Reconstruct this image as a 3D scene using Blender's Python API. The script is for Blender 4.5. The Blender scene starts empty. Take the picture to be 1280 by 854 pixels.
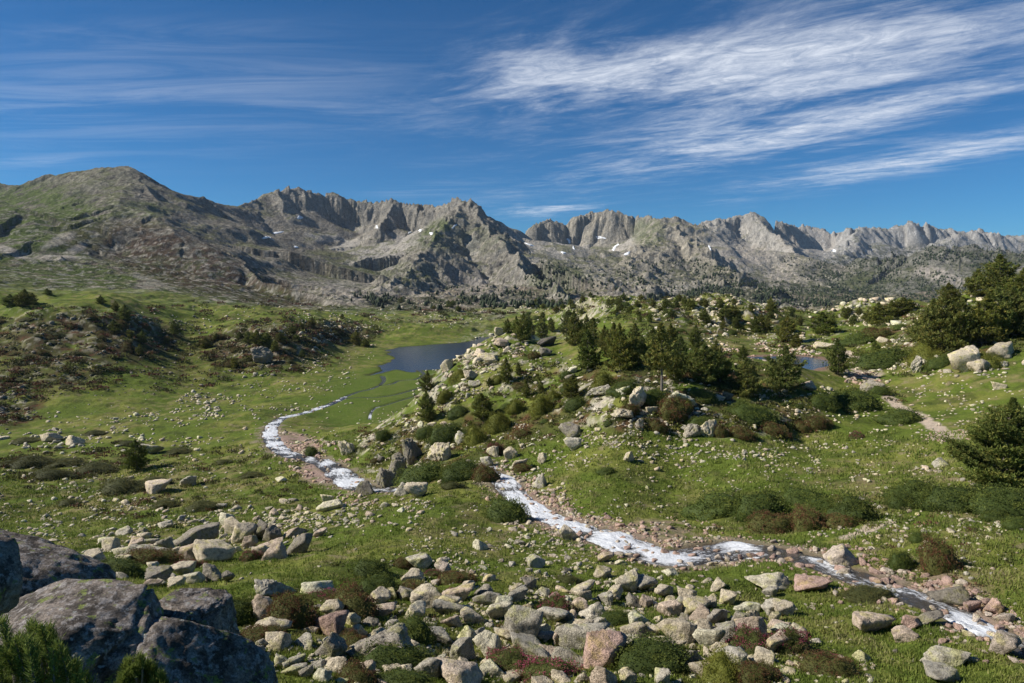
import bpy, bmesh, math, time
import numpy as np
from mathutils import Vector, Matrix
T0 = time.time()
rng = np.random.default_rng(7)
scene = bpy.context.scene
COL = scene.collection

# ------------------------------------------------------------------ camera model
F_PX = 834.0
PITCH = math.atan(77.0 / F_PX)
CA, SA = math.cos(PITCH), math.sin(PITCH)

def ray(px, py):
    cx = (np.asarray(px, float) - 640.0) / F_PX
    cy = -(np.asarray(py, float) - 427.0) / F_PX
    return cx, CA + cy * SA, -SA + cy * CA

def P(px, py, d):
    x, y, z = ray(px, py)
    k = d / y
    return np.array([x * k, d + 0 * k, z * k])

def project(X, Y, Z):
    depth = Y * CA - Z * SA
    up = Y * SA + Z * CA
    depth = np.where(np.abs(depth) < 1e-6, 1e-6, depth)
    return 640.0 + F_PX * X / depth, 427.0 - F_PX * up / depth

# ------------------------------------------------------------------ noise
_G = np.random.default_rng(11).random((512, 2)) * 2 - 1
_G = (_G / np.linalg.norm(_G, axis=1, keepdims=True)).astype(np.float32)
_PM = np.random.default_rng(12).permutation(512)

from concurrent.futures import ThreadPoolExecutor
_POOL = ThreadPoolExecutor(4)
def threaded(fn):
    """run an array function in row strips on all cores (top level only)"""
    def run(*args, **kw):
        big_ = next((a for a in args if isinstance(a, np.ndarray) and a.ndim == 2 and a.shape[0] > 400), None)
        if big_ is None: return fn(*args, **kw)
        n_ = big_.shape[0]; cuts = np.linspace(0, n_, 17).astype(int)
        def part(i):
            sl = slice(cuts[i], cuts[i + 1])
            return fn(*[a[sl] if isinstance(a, np.ndarray) and a.shape[:1] == (n_,) and a.ndim == 2 else a for a in args], **kw)
        return np.concatenate(list(_POOL.map(part, range(16))), 0)
    return run
def perlin(x, y, seed=0):
    x = np.asarray(x, np.float64) + seed * 17.31
    y = np.asarray(y, np.float64) - seed * 9.77
    xi = np.floor(x); yi = np.floor(y)
    fx = (x - xi).astype(np.float32); fy = (y - yi).astype(np.float32)
    xi = xi.astype(np.int64); yi = yi.astype(np.int64)
    def g(ix, iy, dx, dy):
        h = _PM[(_PM[ix & 511] + iy) & 511]
        v = _G[h]
        return v[..., 0] * dx + v[..., 1] * dy
    u = fx * fx * fx * (fx * (fx * 6 - 15) + 10)
    w = fy * fy * fy * (fy * (fy * 6 - 15) + 10)
    a = g(xi, yi, fx, fy); b = g(xi + 1, yi, fx - 1, fy)
    c = g(xi, yi + 1, fx, fy - 1); d = g(xi + 1, yi + 1, fx - 1, fy - 1)
    return (a + u * (b - a)) * (1 - w) + (c + u * (d - c)) * w

@threaded
def fbm(x, y, oct=4, seed=0, gain=.5):
    s = 0; a = 1.0; f = 1.0
    for i in range(oct):
        s = s + a * perlin(x * f, y * f, seed + i); a *= gain; f *= 2.03
    return s

@threaded
def ridged(x, y, oct=4, seed=0, gain=.5):
    s = 0; a = 1.0; f = 1.0
    for i in range(oct):
        s = s + a * (1 - 2.2 * np.abs(perlin(x * f, y * f, seed + i))); a *= gain; f *= 2.07
    return s

def sstep(a, b, x):
    t = np.clip((x - a) / (b - a), 0, 1)
    return t * t * (3 - 2 * t)

def polydist(X, Y, pts, closed=False):
    r = _polydist(X, Y, pts, closed)
    return r[..., 0], r[..., 1]
@threaded
def _polydist(X, Y, pts, closed=False):
    """distance to a polyline, the (fractional) index along it"""
    pts = np.asarray(pts, float)
    n = len(pts)
    best = np.full(X.shape, 1e9); idx = np.zeros(X.shape)
    for i in range(n if closed else n - 1):
        a = pts[i]; b = pts[(i + 1) % n]
        dx, dy = b[0] - a[0], b[1] - a[1]
        L = dx * dx + dy * dy + 1e-9
        t = np.clip(((X - a[0]) * dx + (Y - a[1]) * dy) / L, 0, 1)
        d = np.hypot(X - a[0] - t * dx, Y - a[1] - t * dy)
        m = d < best
        best = np.where(m, d, best); idx = np.where(m, i + t, idx)
    return np.stack([best, idx], -1)

@threaded
def inside(X, Y, pts):
    pts = np.asarray(pts, float); n = len(pts)
    r = np.zeros(X.shape, bool)
    j = n - 1
    for i in range(n):
        xi, yi = pts[i][:2]; xj, yj = pts[j][:2]
        c = ((yi > Y) != (yj > Y)) & (X < (xj - xi) * (Y - yi) / (yj - yi + 1e-12) + xi)
        r ^= c; j = i
    return r

# ------------------------------------------------------------------ the lie of the land: visible points (px, py, distance)
VIS = [
 (340,854,17),(640,854,20),(900,854,20),(1280,854,19.5),(1500,850,18),
 (350,760,24),(640,760,27),(900,770,27),(1250,790,23.8),(1500,800,21),
 (200,700,42),(450,700,37),(640,700,37.5),(800,694,39),(905,690,39.5),(1100,730,31),(1000,697,36.5),
 (740,668,46),(640,612,63),(615,590,70),
 (1280,720,29.5),(1100,680,37),(950,650,46),(1000,600,58),(1240,612,45),(800,620,57.5),(850,560,71),
 (1000,540,76),(1150,560,62),(1280,540,58),(1200,500,85),(1000,495,84),(1110,470,108),(1280,460,92),
 (1400,500,70),(1400,600,45),
 (700,545,78),(620,530,88),(560,520,98),(520,540,97),(440,560,106),(500,575,90),(540,603,68),
 (560,640,53),(480,640,56),(430,640,62),(380,640,68),
 (780,480,84),(870,480,83),(700,440,112),(760,430,112),(640,425,125),(600,428,135),(570,455,128),(540,480,122),(520,505,115),
 (850,430,120),(950,455,105),
 (430,605,85),(345,545,128),(338,530,137),(400,510,174),(450,500,188),(500,480,218),
 (300,600,92),(300,650,64),(200,640,74),(250,690,50),(330,690,48),(60,650,70),(170,590,100),(0,600,95),(-150,600,90),
 (60,540,140),(200,525,155),(300,500,185),(-150,530,150),
 (0,470,190),(100,470,195),(0,430,215),(100,420,225),(50,390,245),(150,387,262),(-150,390,240),(-150,460,190),
 (220,470,215),(230,430,270),(230,395,330),
 (330,425,265),(330,470,225),(400,410,330),(430,430,320),(280,410,300),
 (100,377,330),(0,367,400),
 (300,385,480),(200,370,520),(400,390,560),(500,408,440),(560,420,385),(600,395,560),(660,385,600),
 (120,350,700),(0,335,800),(250,355,800),(350,380,800),(-150,320,800),
 (740,372,430),(700,385,330),(700,402,255),(820,385,300),(900,378,230),(900,400,190),(960,390,230),
 (1010,447,135),(930,447,135),(1010,425,170),(1050,405,240),(1080,378,250),(1140,385,220),
 (1200,440,105),(1180,400,130),(1250,375,140),(1280,380,125),(1450,380,120),(1450,430,100),
]
# hidden points (px, z, distance)
HID = [
 (-200,-4,4),(200,-3.6,4),(640,-5,5),(1100,-5,5),(1500,-5,5),(-100,-8,12),(200,-7.5,11),(640,-9,12),(1300,-9.5,12),
 (-100,-12,22),(150,-12,22),(-100,-21,50),(60,-19,45),
 (600,-29,175),(600,-34,220),(540,-31,160),(515,-30.5,140),(480,-31,145),(660,-24,180),(700,-20,225),(640,-36,300),(660,-33,420),
 (750,-32,600),(850,-45,600),(1000,-50,600),(1100,-50,500),(1250,-42,350),(1400,-40,350),(640,-32,750),
 (-200,20,1500),(100,10,1500),(300,-10,1500),(500,-25,1500),(750,-40,1500),(1000,-60,1500),(1250,-60,1500),(1500,-60,1500),
 (-200,30,4000),(300,0,4000),(750,-20,4000),(1200,-40,4000),(1500,-40,4000),
 (-200,30,9000),(640,0,9000),(1500,0,9000),
]
ctl = [P(*v) for v in VIS]
for px, z, d in HID:
    ctl.append(np.array([d * (px - 640) / F_PX, d, z]))
ctl = np.array(ctl)
KA = 3.2
cu = np.arctan2(ctl[:, 0], ctl[:, 1]) * KA
cv = np.log(np.hypot(ctl[:, 0], ctl[:, 1]))
def _k(r2): return 0.5 * r2 * np.log(r2 + 1e-9)
n = len(ctl)
A = np.zeros((n + 3, n + 3))
A[:n, :n] = _k((cu[:, None] - cu) ** 2 + (cv[:, None] - cv) ** 2) + np.eye(n) * 0.002
A[:n, n] = 1; A[:n, n + 1] = cu; A[:n, n + 2] = cv; A[n:, :n] = A[:n, n:].T
# near heights are scaled by distance so that relief stays in proportion
rr = np.hypot(ctl[:, 0], ctl[:, 1])
slope = ctl[:, 2] / rr
W = np.linalg.solve(A, np.concatenate([slope, np.zeros(3)]))

# ------------------------------------------------------------------ the polar grid
AZ0, AZ1 = math.radians(-52), math.radians(52)
NC = 1360
az = np.linspace(AZ0, AZ1, NC)
r_list = [np.geomspace(1.6, 13, 70, endpoint=False), np.geomspace(13, 620, 900, endpoint=False), np.geomspace(620, 9000, 820)]
rad = np.concatenate(r_list)
NR = len(rad)
UU, VV = np.meshgrid(az * KA, np.log(rad), indexing='ij')     # columns, rows
cs = 4
uc = az[::cs] * KA; vc = np.log(rad)[::cs]
uc = np.append(uc, az[-1] * KA) if (NC - 1) % cs else uc
vc = np.append(vc, np.log(rad[-1])) if (NR - 1) % cs else vc
UC, VC = np.meshgrid(uc, vc, indexing='ij')
acc = W[n] + W[n + 1] * UC + W[n + 2] * VC
for i in range(n):
    acc += W[i] * _k((UC - cu[i]) ** 2 + (VC - cv[i]) ** 2)
def upsample(a):
    t = np.empty((a.shape[0], NR))
    v = np.log(rad)
    iv = np.clip(np.searchsorted(vc, v) - 1, 0, len(vc) - 2)
    f = (v - vc[iv]) / (vc[iv + 1] - vc[iv])
    t = a[:, iv] * (1 - f) + a[:, iv + 1] * f
    u = az * KA
    iu = np.clip(np.searchsorted(uc, u) - 1, 0, len(uc) - 2)
    g = ((u - uc[iu]) / (uc[iu + 1] - uc[iu]))[:, None]
    return t[iu] * (1 - g) + t[iu + 1] * g
R = np.exp(VV)
X = np.sin(UU / KA) * R; Y = np.cos(UU / KA) * R
Z = upsample(acc) * R
print('grid', NC, NR, NC * NR, 'rbf', time.time() - T0)

# ------------------------------------------------------------------ water bodies (world outlines)
LAKE_Z = -34.0
def on_plane(px, py, z):
    x, y, zz = ray(px, py); k = z / zz
    return np.array([x * k, y * k])
LAKE = [on_plane(a, b, LAKE_Z) for a, b in [(462,470),(474,460),(488,452),(494,444),(484,438),(500,434),(530,432),(558,430),(585,427),(600,422),(640,418),(690,420),(690,445),(640,462),(590,459),(560,462),(535,462),(515,466),(495,463),(478,467)]]
POND_Z = -15.75
POND = [on_plane(a, b, POND_Z) for a, b in [(925,449),(935,446.5),(960,446),(990,445),(1018,447),(1036,451),(1034,459),(1018,463),(1004,462),(990,458),(955,453),(935,453)]]
TARN_Z = -17.2
TARN = [on_plane(a, b, TARN_Z) for a, b in [(1004,407),(1020,405),(1045,401.5),(1072,402),(1088,405),(1082,411),(1064,412),(1040,413),(1020,412)]]

def smax(a, b, k):
    h = np.clip(0.5 + 0.5 * (a - b) / k, 0, 1)
    return b + (a - b) * h + k * h * (1 - h)

# ------------------------------------------------------------------ mountains: ridge lines (px, py, distance), fall-off (drop per metre, metres) per stage
RIDGES = [
 # name, points, [(slope, until distance) ...], rib amplitude, wavelength
 ('summit', [(-420,250,2300),(-300,225,2200),(-150,240,2100),(-60,233,2000),(0,229,1950),(28,233,1900),(60,224,1750),(90,216,1620),(120,211,1560),(145,208.5,1510),(158,207.5,1500),(172,214,1510),(200,231,1560),(235,245,1680),(265,253,1850),(283,257,1950),(296,258,2000),(325,249,2120),(340,240,2200)], [(.62,90),(.5,420),(.16,9e9)], 26, 70),
 ('summit', [(160,217,1480),(172,234,1380),(196,262,1280),(225,288,1180),(262,315,1080),(300,338,960),(335,352,880),(372,364,830),(405,380,790)], [(1.25,140),(.6,280),(.2,9e9)], 22, 50),
 ('summit', [(154,222,1440),(150,238,1330),(150,258,1130),(135,270,1050),(100,285,980),(62,300,900)], [(.35,120),(.5,260),(.2,9e9)], 9, 60),
 ('summit', [(150,258,1130),(190,268,1080),(215,300,980)], [(.5,80),(.55,200),(.25,9e9)], 12, 40),
 ('summit', [(-420,200,1300),(-150,225,1250),(-40,243,1150),(20,262,1050),(50,292,940),(70,318,860)], [(.3,100),(.4,260),(.2,9e9)], 8, 80),
 ('cirque', [(300,257,2010),(325,249.5,2110),(345,238,2200),(362,236,2220),(385,236,2250),(405,241,2280),(430,246,2300),(452,251,2300),(470,253,2290),(487,250,2270),(500,254,2280),(530,257,2250),(552,258,2150),(565,251,2040),(577,247.5,2000),(590,248,1990),(600,256,1960),(612,268,1930),(628,280,1900),(645,290,1860),(668,308,1800),(700,330,1700)], [(1.7,78),(.42,330),(.11,9e9)], 30, 62),
 ('cirque', [(581,254,1985),(572,272,1820),(556,296,1640),(528,322,1420),(505,345,1200),(490,366,1020)], [(.75,60),(.5,190),(.16,9e9)], 16, 55),
 ('cirque', [(587,255,1975),(604,282,1780),(630,312,1560),(655,338,1340),(690,360,1150),(715,376,1020)], [(1.25,70),(.5,200),(.18,9e9)], 24, 45),
 ('cirque', [(350,239,2200),(352,262,2090),(340,283,1960)], [(.9,70),(.45,240),(.15,9e9)], 18, 40),
 ('cirque', [(487,251,2270),(484,270,2180),(478,284,2080)], [(1.2,40),(.5,140),(.2,9e9)], 12, 35),
 ('headwall', [(630,303,2750),(655,292,2650),(668,282,2640),(688,276,2680),(705,278,2700),(722,272,2720),(745,266,2720),(765,263,2700),(782,268,2680),(793,273,2650),(800,271,2640),(826,272,2560),(838,273,2520)], [(1.5,95),(.42,380),(.12,9e9)], 32, 75),
 ('headwall', [(838,273,2520),(850,281,2400),(866,300,2200),(884,322,1950),(905,344,1700),(930,362,1450),(960,378,1200)], [(.75,90),(.5,300),(.2,9e9)], 26, 60),
 ('headwall', [(838,273,2520),(822,300,2200),(800,326,1850),(790,350,1500),(800,372,1150)], [(.5,80),(.5,220),(.2,9e9)], 20, 55),
 ('pyramid', [(830,285,3200),(858,284,3200),(868,280,3200),(885,278,3220),(905,275,3260),(925,269,3300),(938,266,3300),(950,268,3290),(962,275,3260),(985,281,3350),(1000,286,3500)], [(1.25,120),(.48,420),(.14,9e9)], 38, 80),
 ('pyramid', [(942,267,3300),(960,288,3050),(985,312,2780),(1000,326,2600)], [(1.0,80),(.6,200),(.25,9e9)], 22, 70),
 ('pyramid', [(890,278,3220),(905,305,2900),(925,330,2550),(950,352,2150)], [(.8,80),(.5,240),(.2,9e9)], 26, 70),
 ('skyline', [(975,290,4300),(1000,283,4200),(1020,286,4200),(1045,291,4150),(1062,289,4100),(1078,284,4100),(1100,287,4200),(1118,283,4250),(1132,281.5,4250),(1150,285,4250),(1165,283,4250),(1185,288,4300),(1215,290,4300),(1245,293,4300),(1262,297,4300),(1300,302,4300),(1360,310,4300),(1450,305,4300),(1600,300,4300)], [(1.1,140),(.45,520),(.14,9e9)], 44, 120),
 ('skyline', [(1075,285,4100),(1062,303,3800),(1045,322,3400)], [(.9,80),(.45,320),(.2,9e9)], 26, 80),
 ('skyline', [(1200,290,4300),(1185,303,4000),(1150,312,3700)], [(.8,80),(.45,320),(.2,9e9)], 26, 80),
 ('skyline', [(1130,330,5600),(1240,294,5600),(1262,295,5600),(1290,299,5600),(1400,300,5600)], [(.9,140),(.45,520),(.14,9e9)], 30, 120),
 ('wooded_hill', [(960,372,2050),(1010,352,2150),(1060,338,2250),(1100,326,2200),(1140,322,2150),(1180,313,2100),(1200,311,2080),(1225,318,2050),(1262,319,2000),(1320,318,2000),(1420,322,2000),(1550,316,2000)], [(.35,90),(.45,420),(.15,9e9)], 20, 60),
]
names = ['valley'] + sorted(set(r[0] for r in RIDGES))
far0 = 970 - 60                                                     # first far row
far0 = int(np.searchsorted(rad, 430))
XF, YF = X[:, far0:], Y[:, far0:]
wx = fbm(XF / 260, YF / 260, 3, 40) * 60; wy = fbm(XF / 260, YF / 260, 3, 50) * 60
base = Z[:, far0:] + (fbm(XF / 220, YF / 220, 4, 60) * 22 + ridged(XF / 90, YF / 90, 3, 65) * 6) * sstep(600, 1300, R[:, far0:])
HF = base.copy(); best = base.copy(); own = np.zeros(base.shape, np.int8)
rockness = np.zeros(base.shape); DWB = np.full(base.shape, 900.0)
for ri, (nm, pts, prof, amp, lam) in enumerate(RIDGES):
    q = np.array([P(*p) for p in pts])
    spur = ri > 0 and RIDGES[ri - 1][0] == nm
    wk = .62 if spur else .10
    XW = XF + wx * wk + fbm(XF / 70, YF / 70, 3, 500) * (16 if spur else 4); YW = YF + wy * wk + fbm(XF / 70, YF / 70, 3, 510) * (16 if spur else 8)
    zz = np.full(base.shape, -1e9); dd = np.zeros(base.shape); ss = np.zeros(base.shape)
    cum = 0.0
    for i in range(len(q) - 1):
        a, b = q[i], q[i + 1]
        dx, dy = b[0] - a[0], b[1] - a[1]; L2 = dx * dx + dy * dy; L = math.sqrt(L2)
        t = np.clip(((XW - a[0]) * dx + (YW - a[1]) * dy) / L2, 0, 1)
        d = np.hypot(XW - a[0] - t * dx, YW - a[1] - t * dy)
        side = np.sign((XW - a[0]) * dy - (YW - a[1]) * dx)
        zc = a[2] + (b[2] - a[2]) * t
        v = zc - d * prof[1][0]
        m = v > zz
        zz = np.where(m, v, zz); dd = np.where(m, d, dd)
        ss = np.where(m, cum + t * L + side * 3000, ss)
        cum += L
    zc = zz + dd * prof[1][0]
    fade = sstep(0, 160, dd)
    dw = np.maximum(dd + (wx * .5 + wy * .3) * fade, 0)
    drop = 0; prev = 0
    for sl, lim in prof:
        drop = drop + sl * (np.clip(dw, prev, lim) - prev); prev = lim
    near = np.exp(-dw / 320.0)
    rib = ridged(ss / lam, dw / (lam * 5.0) + ss / 900, 3, 70 + ri)            # ribs and gullies running down from the crest
    rib2 = ridged(ss / (lam * .33), dw / (lam * 2.2), 2, 170 + ri)
    if nm == 'summit': amp = amp * .55
    mod_ = .30 + 1.15 * sstep(-.22, .28, fbm(ss / 210, 0 * ss + ri, 2, 330 + ri))
    h = zc - drop + fbm(ss / 75, 0 * ss, 3, 340 + ri) * amp * (.10 if nm == 'summit' else .55) * np.exp(-dw / 70) + mod_ * (rib - .7) * amp * 1.1 * sstep(0, 42, dw) * (1 - .72 * sstep(100, 170, dw) * (1 if prof[0][0] > 1.04 else 0)) * near + (.6 + .5 * mod_) * (rib2 - .5) * amp * .48 * sstep(0, 30, dw) * near
    h = h + fbm(ss / 22., 0 * ss, 2, 300 + ri) * amp * .17 * np.exp(-dw / 40)           # teeth on the skyline
    m = h > best
    DWB = np.where(m, dw if nm != 'summit' else 900.0, DWB)
    own = np.where(m, names.index(nm), own); best = np.maximum(best, h)
    rockness = np.where(m, near * (prof[0][0] > .8), rockness)
    HF = smax(HF, h, 14.0)
RALL0 = R
rough = sstep(520, 1100, R[:, far0:])
smoothy = np.where(own == names.index('summit'), .20, .85)
for _ in range(12):
    smoothy[1:-1] = (smoothy[:-2] + smoothy[1:-1] + smoothy[2:]) / 3; smoothy[:, 1:-1] = (smoothy[:, :-2] + smoothy[:, 1:-1] + smoothy[:, 2:]) / 3
cliff = fbm(XF / 70, YF / 70, 6, 400, .6) * 9 + (ridged(XF / 30, YF / 30, 4, 420, .6) - .7) * 3.4
knobs = np.maximum(0, ridged(XF / 55, YF / 55, 4, 430, .55) - .75) * 15 * sstep(700, 950, RALL0[:, far0:]) * sstep(2100, 1500, RALL0[:, far0:])
calm = 1 - .68 * sstep(85, 130, DWB) * sstep(430, 300, DWB)
HF = HF + cliff * rough * smoothy * calm * (0.45 + 0.55 * sstep(20, 120, HF - base + 20)) + knobs * rough * smoothy * .55
Z[:, far0:] = Z[:, far0:] * (1 - sstep(430, 560, R[:, far0:])) + HF * sstep(430, 560, R[:, far0:])
print('mountains', time.time() - T0)

# ------------------------------------------------------------------ near relief
PX, PY = project(X, Y, Z)
def blobs(lst, PXa=None, PYa=None):
    PXa = PX if PXa is None else PXa; PYa = PY if PYa is None else PYa
    return _blobs(PXa, PYa, lst)
@threaded
def _blobs(PXa, PYa, lst):
    m = np.zeros(PXa.shape)
    for b in lst:
        cx, cy, rx, ry = b[:4]; w = b[4] if len(b) > 4 else 1.0; an = math.radians(b[5]) if len(b) > 5 else 0
        dx, dy = PXa - cx, PYa - cy
        u = (dx * math.cos(an) + dy * math.sin(an)) / rx; v = (-dx * math.sin(an) + dy * math.cos(an)) / ry
        m = np.maximum(m, w * sstep(1.25, .7, np.sqrt(u * u + v * v)))
    return m
CRAG = [(620,435,50,22),(560,470,30,40),(500,565,50,40),(660,470,70,25,.7),(790,500,110,30),(900,520,90,25,.8),(900,388,80,20),(1080,385,70,22),(1180,420,60,30,.6),(1240,375,60,30,.8),
        (90,415,110,28,.5),(330,432,60,24,.6),(400,412,56,12,.4),(740,380,90,16,.8),(60,460,80,20,.5),(10,500,30,30,.8),(170,610,50,14,.6),(560,400,60,8,.5),(1000,420,60,20,.6)]
crag = blobs(CRAG)
relief = np.clip(R / 90.0, .35, 2.2) 
XALL, YALL, RALL, ZALL, PXALL, PYALL = X, Y, R, Z, PX, PY
ncut = int(np.searchsorted(rad, 900))
X, Y, R, Z, PX, PY = [a[:, :ncut] for a in (X, Y, R, Z, PX, PY)]
relief = relief[:, :ncut]; crag = crag[:, :ncut]
nz = fbm(X / 34, Y / 34, 3, 1) * 1.5 * sstep(20, 90, R) + fbm(X / 9, Y / 9, 4, 2) * .42 + fbm(X / 2.2, Y / 2.2, 3, 3) * .17
nz = nz + crag * (fbm(X / 14, Y / 14, 4, 5, .6) * 1.15 + (ridged(X / 22, Y / 22, 3, 6) - .6) * .45) * relief
big = sstep(140, 320, R) * (fbm(X / 60, Y / 60, 4, 8) * 3.2 + np.maximum(0, ridged(X / 34, Y / 34, 3, 9) - .9) * 2.4)
gate = 1 - sstep(600, 900, R)

def world_hit_fn():
    S = Z / R
    M = np.maximum.accumulate(S, axis=1)
    return S, M

# flatten near the water
def body(poly, lvl, depth, soft, flat):
    global Z, nz, big
    d, _ = polydist(X, Y, poly, True)
    ins = inside(X, Y, poly)
    d = np.where(ins, -d, d) + fbm(X / 14, Y / 14, 3, 21) * soft * .18
    k = sstep(flat, 2.0, d)
    Zb = lvl + .12 + np.clip(d, -1e9, 1e9) * 0
    Zb = np.where(d > 0, lvl + .05 + .035 * np.clip(d, 0, soft), lvl - np.clip(-d * .12, 0, depth))
    Z = Z * (1 - k) + Zb * k
    q = 1 - k
    nz = nz * (.12 + .88 * q); big = big * q
    return d
xmin = X.min()
dlake = body(LAKE, LAKE_Z, 2.0, 20, 42)
dpond = body(POND, POND_Z, .8, 6, 11)
dtarn = body(TARN, TARN_Z, .8, 8, 16)
# wet delta above the lake: flat
DELTA = [on_plane(a, b, LAKE_Z) for a, b in [(392,517),(420,500),(455,474),(480,464),(600,463),(600,486),(548,496),(506,510),(478,528),(450,534),(425,524)]]
dd_, _ = polydist(X, Y, DELTA, True); dd_ = np.where(inside(X, Y, DELTA), 0, dd_) + fbm(X / 9, Y / 9, 3, 23) * 1.5
delta = sstep(16, 0, dd_); dl = delta * sstep(-1, 1, dlake)
Z = Z * (1 - dl) + (LAKE_Z + .20 + np.clip(dd_, 0, 40) * .03) * dl
nz = nz * (1 - .85 * delta); big = big * (1 - delta)
Z = Z + (nz + big) * gate
ZALL[:, :ncut] = Z
X, Y, R, Z, PX, PY = XALL, YALL, RALL, ZALL, PXALL, PYALL
def widen(a, v):
    o_ = np.full(X.shape, v, a.dtype); o_[:, :a.shape[1]] = a
    return o_
dlake = widen(dlake, 1e9); dpond = widen(dpond, 1e9); dtarn = widen(dtarn, 1e9); delta = widen(delta, 0); crag = widen(crag, 0)

# ------------------------------------------------------------------ what a line of sight meets
def make_hit():
    S = Z / R
    M = np.maximum.accumulate(S, axis=1)
    return M
MACC = make_hit()
def hit(px, py):
    px = np.atleast_1d(np.asarray(px, float)); py = np.atleast_1d(np.asarray(py, float))
    x, y, z = ray(px, py)
    a = np.arctan2(x, y); s = z / np.hypot(x, y)
    ci = np.clip((a - AZ0) / (AZ1 - AZ0) * (NC - 1), 0, NC - 1.001)
    c0 = np.round(ci).astype(int)
    out = np.zeros((len(px), 3)); ok = np.zeros(len(px), bool)
    for i in range(len(px)):
        row = MACC[c0[i]]
        j = int(np.searchsorted(row, s[i]))
        if j >= NR: continue
        r1 = rad[j]
        if j > 0:
            s0 = Z[c0[i], j - 1] / rad[j - 1]; s1 = Z[c0[i], j] / rad[j]
            f = 0 if s1 <= s0 else min(max((s[i] - s0) / (s1 - s0), 0), 1)
            r1 = rad[j - 1] + (rad[j] - rad[j - 1]) * f
        out[i] = (math.sin(a[i]) * r1, math.cos(a[i]) * r1, s[i] * r1); ok[i] = True
    return out, ok
LR = np.log(rad)
def ground_z(x, y):
    x = np.atleast_1d(x); y = np.atleast_1d(y)
    a = np.arctan2(x, y); r = np.log(np.hypot(x, y))
    ci = np.clip((a - AZ0) / (AZ1 - AZ0) * (NC - 1), 0, NC - 1.001); c = ci.astype(int); fc = ci - c
    k = np.clip(np.searchsorted(LR, r) - 1, 0, NR - 2); fk = np.clip((r - LR[k]) / (LR[k + 1] - LR[k]), 0, 1)
    return ((Z[c, k] * (1 - fk) + Z[c, k + 1] * fk) * (1 - fc) + (Z[c + 1, k] * (1 - fk) + Z[c + 1, k + 1] * fk) * fc)
def ground_n(x, y, e):
    zx = (ground_z(x + e, y) - ground_z(x - e, y)) / (2 * e)
    zy = (ground_z(x, y + e) - ground_z(x, y - e)) / (2 * e)
    nrm = np.stack([-zx, -zy, np.ones_like(zx)], -1)
    return nrm / np.linalg.norm(nrm, axis=-1, keepdims=True)

# ------------------------------------------------------------------ streams: centre line in the photograph, half width in metres
STREAM_A = [(606,584,1.0),(616,592,1.1),(628,600,1.3),(636,610,1.3),(648,622,1.2),(664,634,1.1),(684,645,1.1),(704,653,1.2),(724,660,1.3),(745,667,1.4),(768,674,1.5),(790,683,1.5),(812,692,1.3),(838,696,1.2),(865,694,1.2),(890,690,1.3),(910,689,1.4),(935,689,1.3),(960,691,1.2),(985,694,1.1),(1010,699,1.0),(1040,709,1.0),(1070,720,1.0),(1100,731,.95),(1130,742,.9),(1160,753,.85),(1190,764,.8),(1215,777,.8),(1240,789,.8),(1270,800,.8),(1300,812,.8),(1350,832,.8)]
STREAM_B = [(520,612,.9),(480,612,1.2),(455,610,1.6),(440,604,1.9),(428,594,1.9),(415,584,1.7),(400,577,1.5),(380,572,1.4),(362,568,1.5),(348,560,1.5),(340,549,1.5),(338,539,1.4),(343,530,1.3),(352,523,1.2),(368,519,1.1),(385,515,1.0),(402,509,.9),(420,502,.9),(432,496,.8)]
STREAM_C = [(384,515,.7),(400,511,.7),(414,506,.7),(430,499,.6),(452,497,.6),(470,497,.6),(492,494,.6),(515,488,.6),(536,482,.6)]
STREAM_D = [(432,496,.7),(448,490,.7),(462,487,.7),(474,482,.7),(480,476,.8),(478,470,1.2)]
STREAM_E = [(474,482,.6),(490,480,.6),(500,476,.6),(520,474,.6),(530,468,.8),(524,463,1)]
STREAM_F = [(462,524,.4),(464,516,.4),(470,510,.4),(484,506,.4),(500,501,.4),(520,495,.4),(545,486,.4)]
streams = []
def smooth_path(pts, n_sub=6):
    pts = np.asarray(pts, float)
    out = []
    for i in range(len(pts) - 1):
        p0 = pts[max(i - 1, 0)]; p1 = pts[i]; p2 = pts[i + 1]; p3 = pts[min(i + 2, len(pts) - 1)]
        for k in range(n_sub):
            t = k / n_sub
            out.append(.5 * ((2 * p1) + (p2 - p0) * t + (2 * p0 - 5 * p1 + 4 * p2 - p3) * t * t + (3 * p1 - 3 * p2 + p3 - p0) * t ** 3))
    out.append(pts[-1])
    return np.array(out)
dstream = np.full(X.shape, 1e9)
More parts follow.
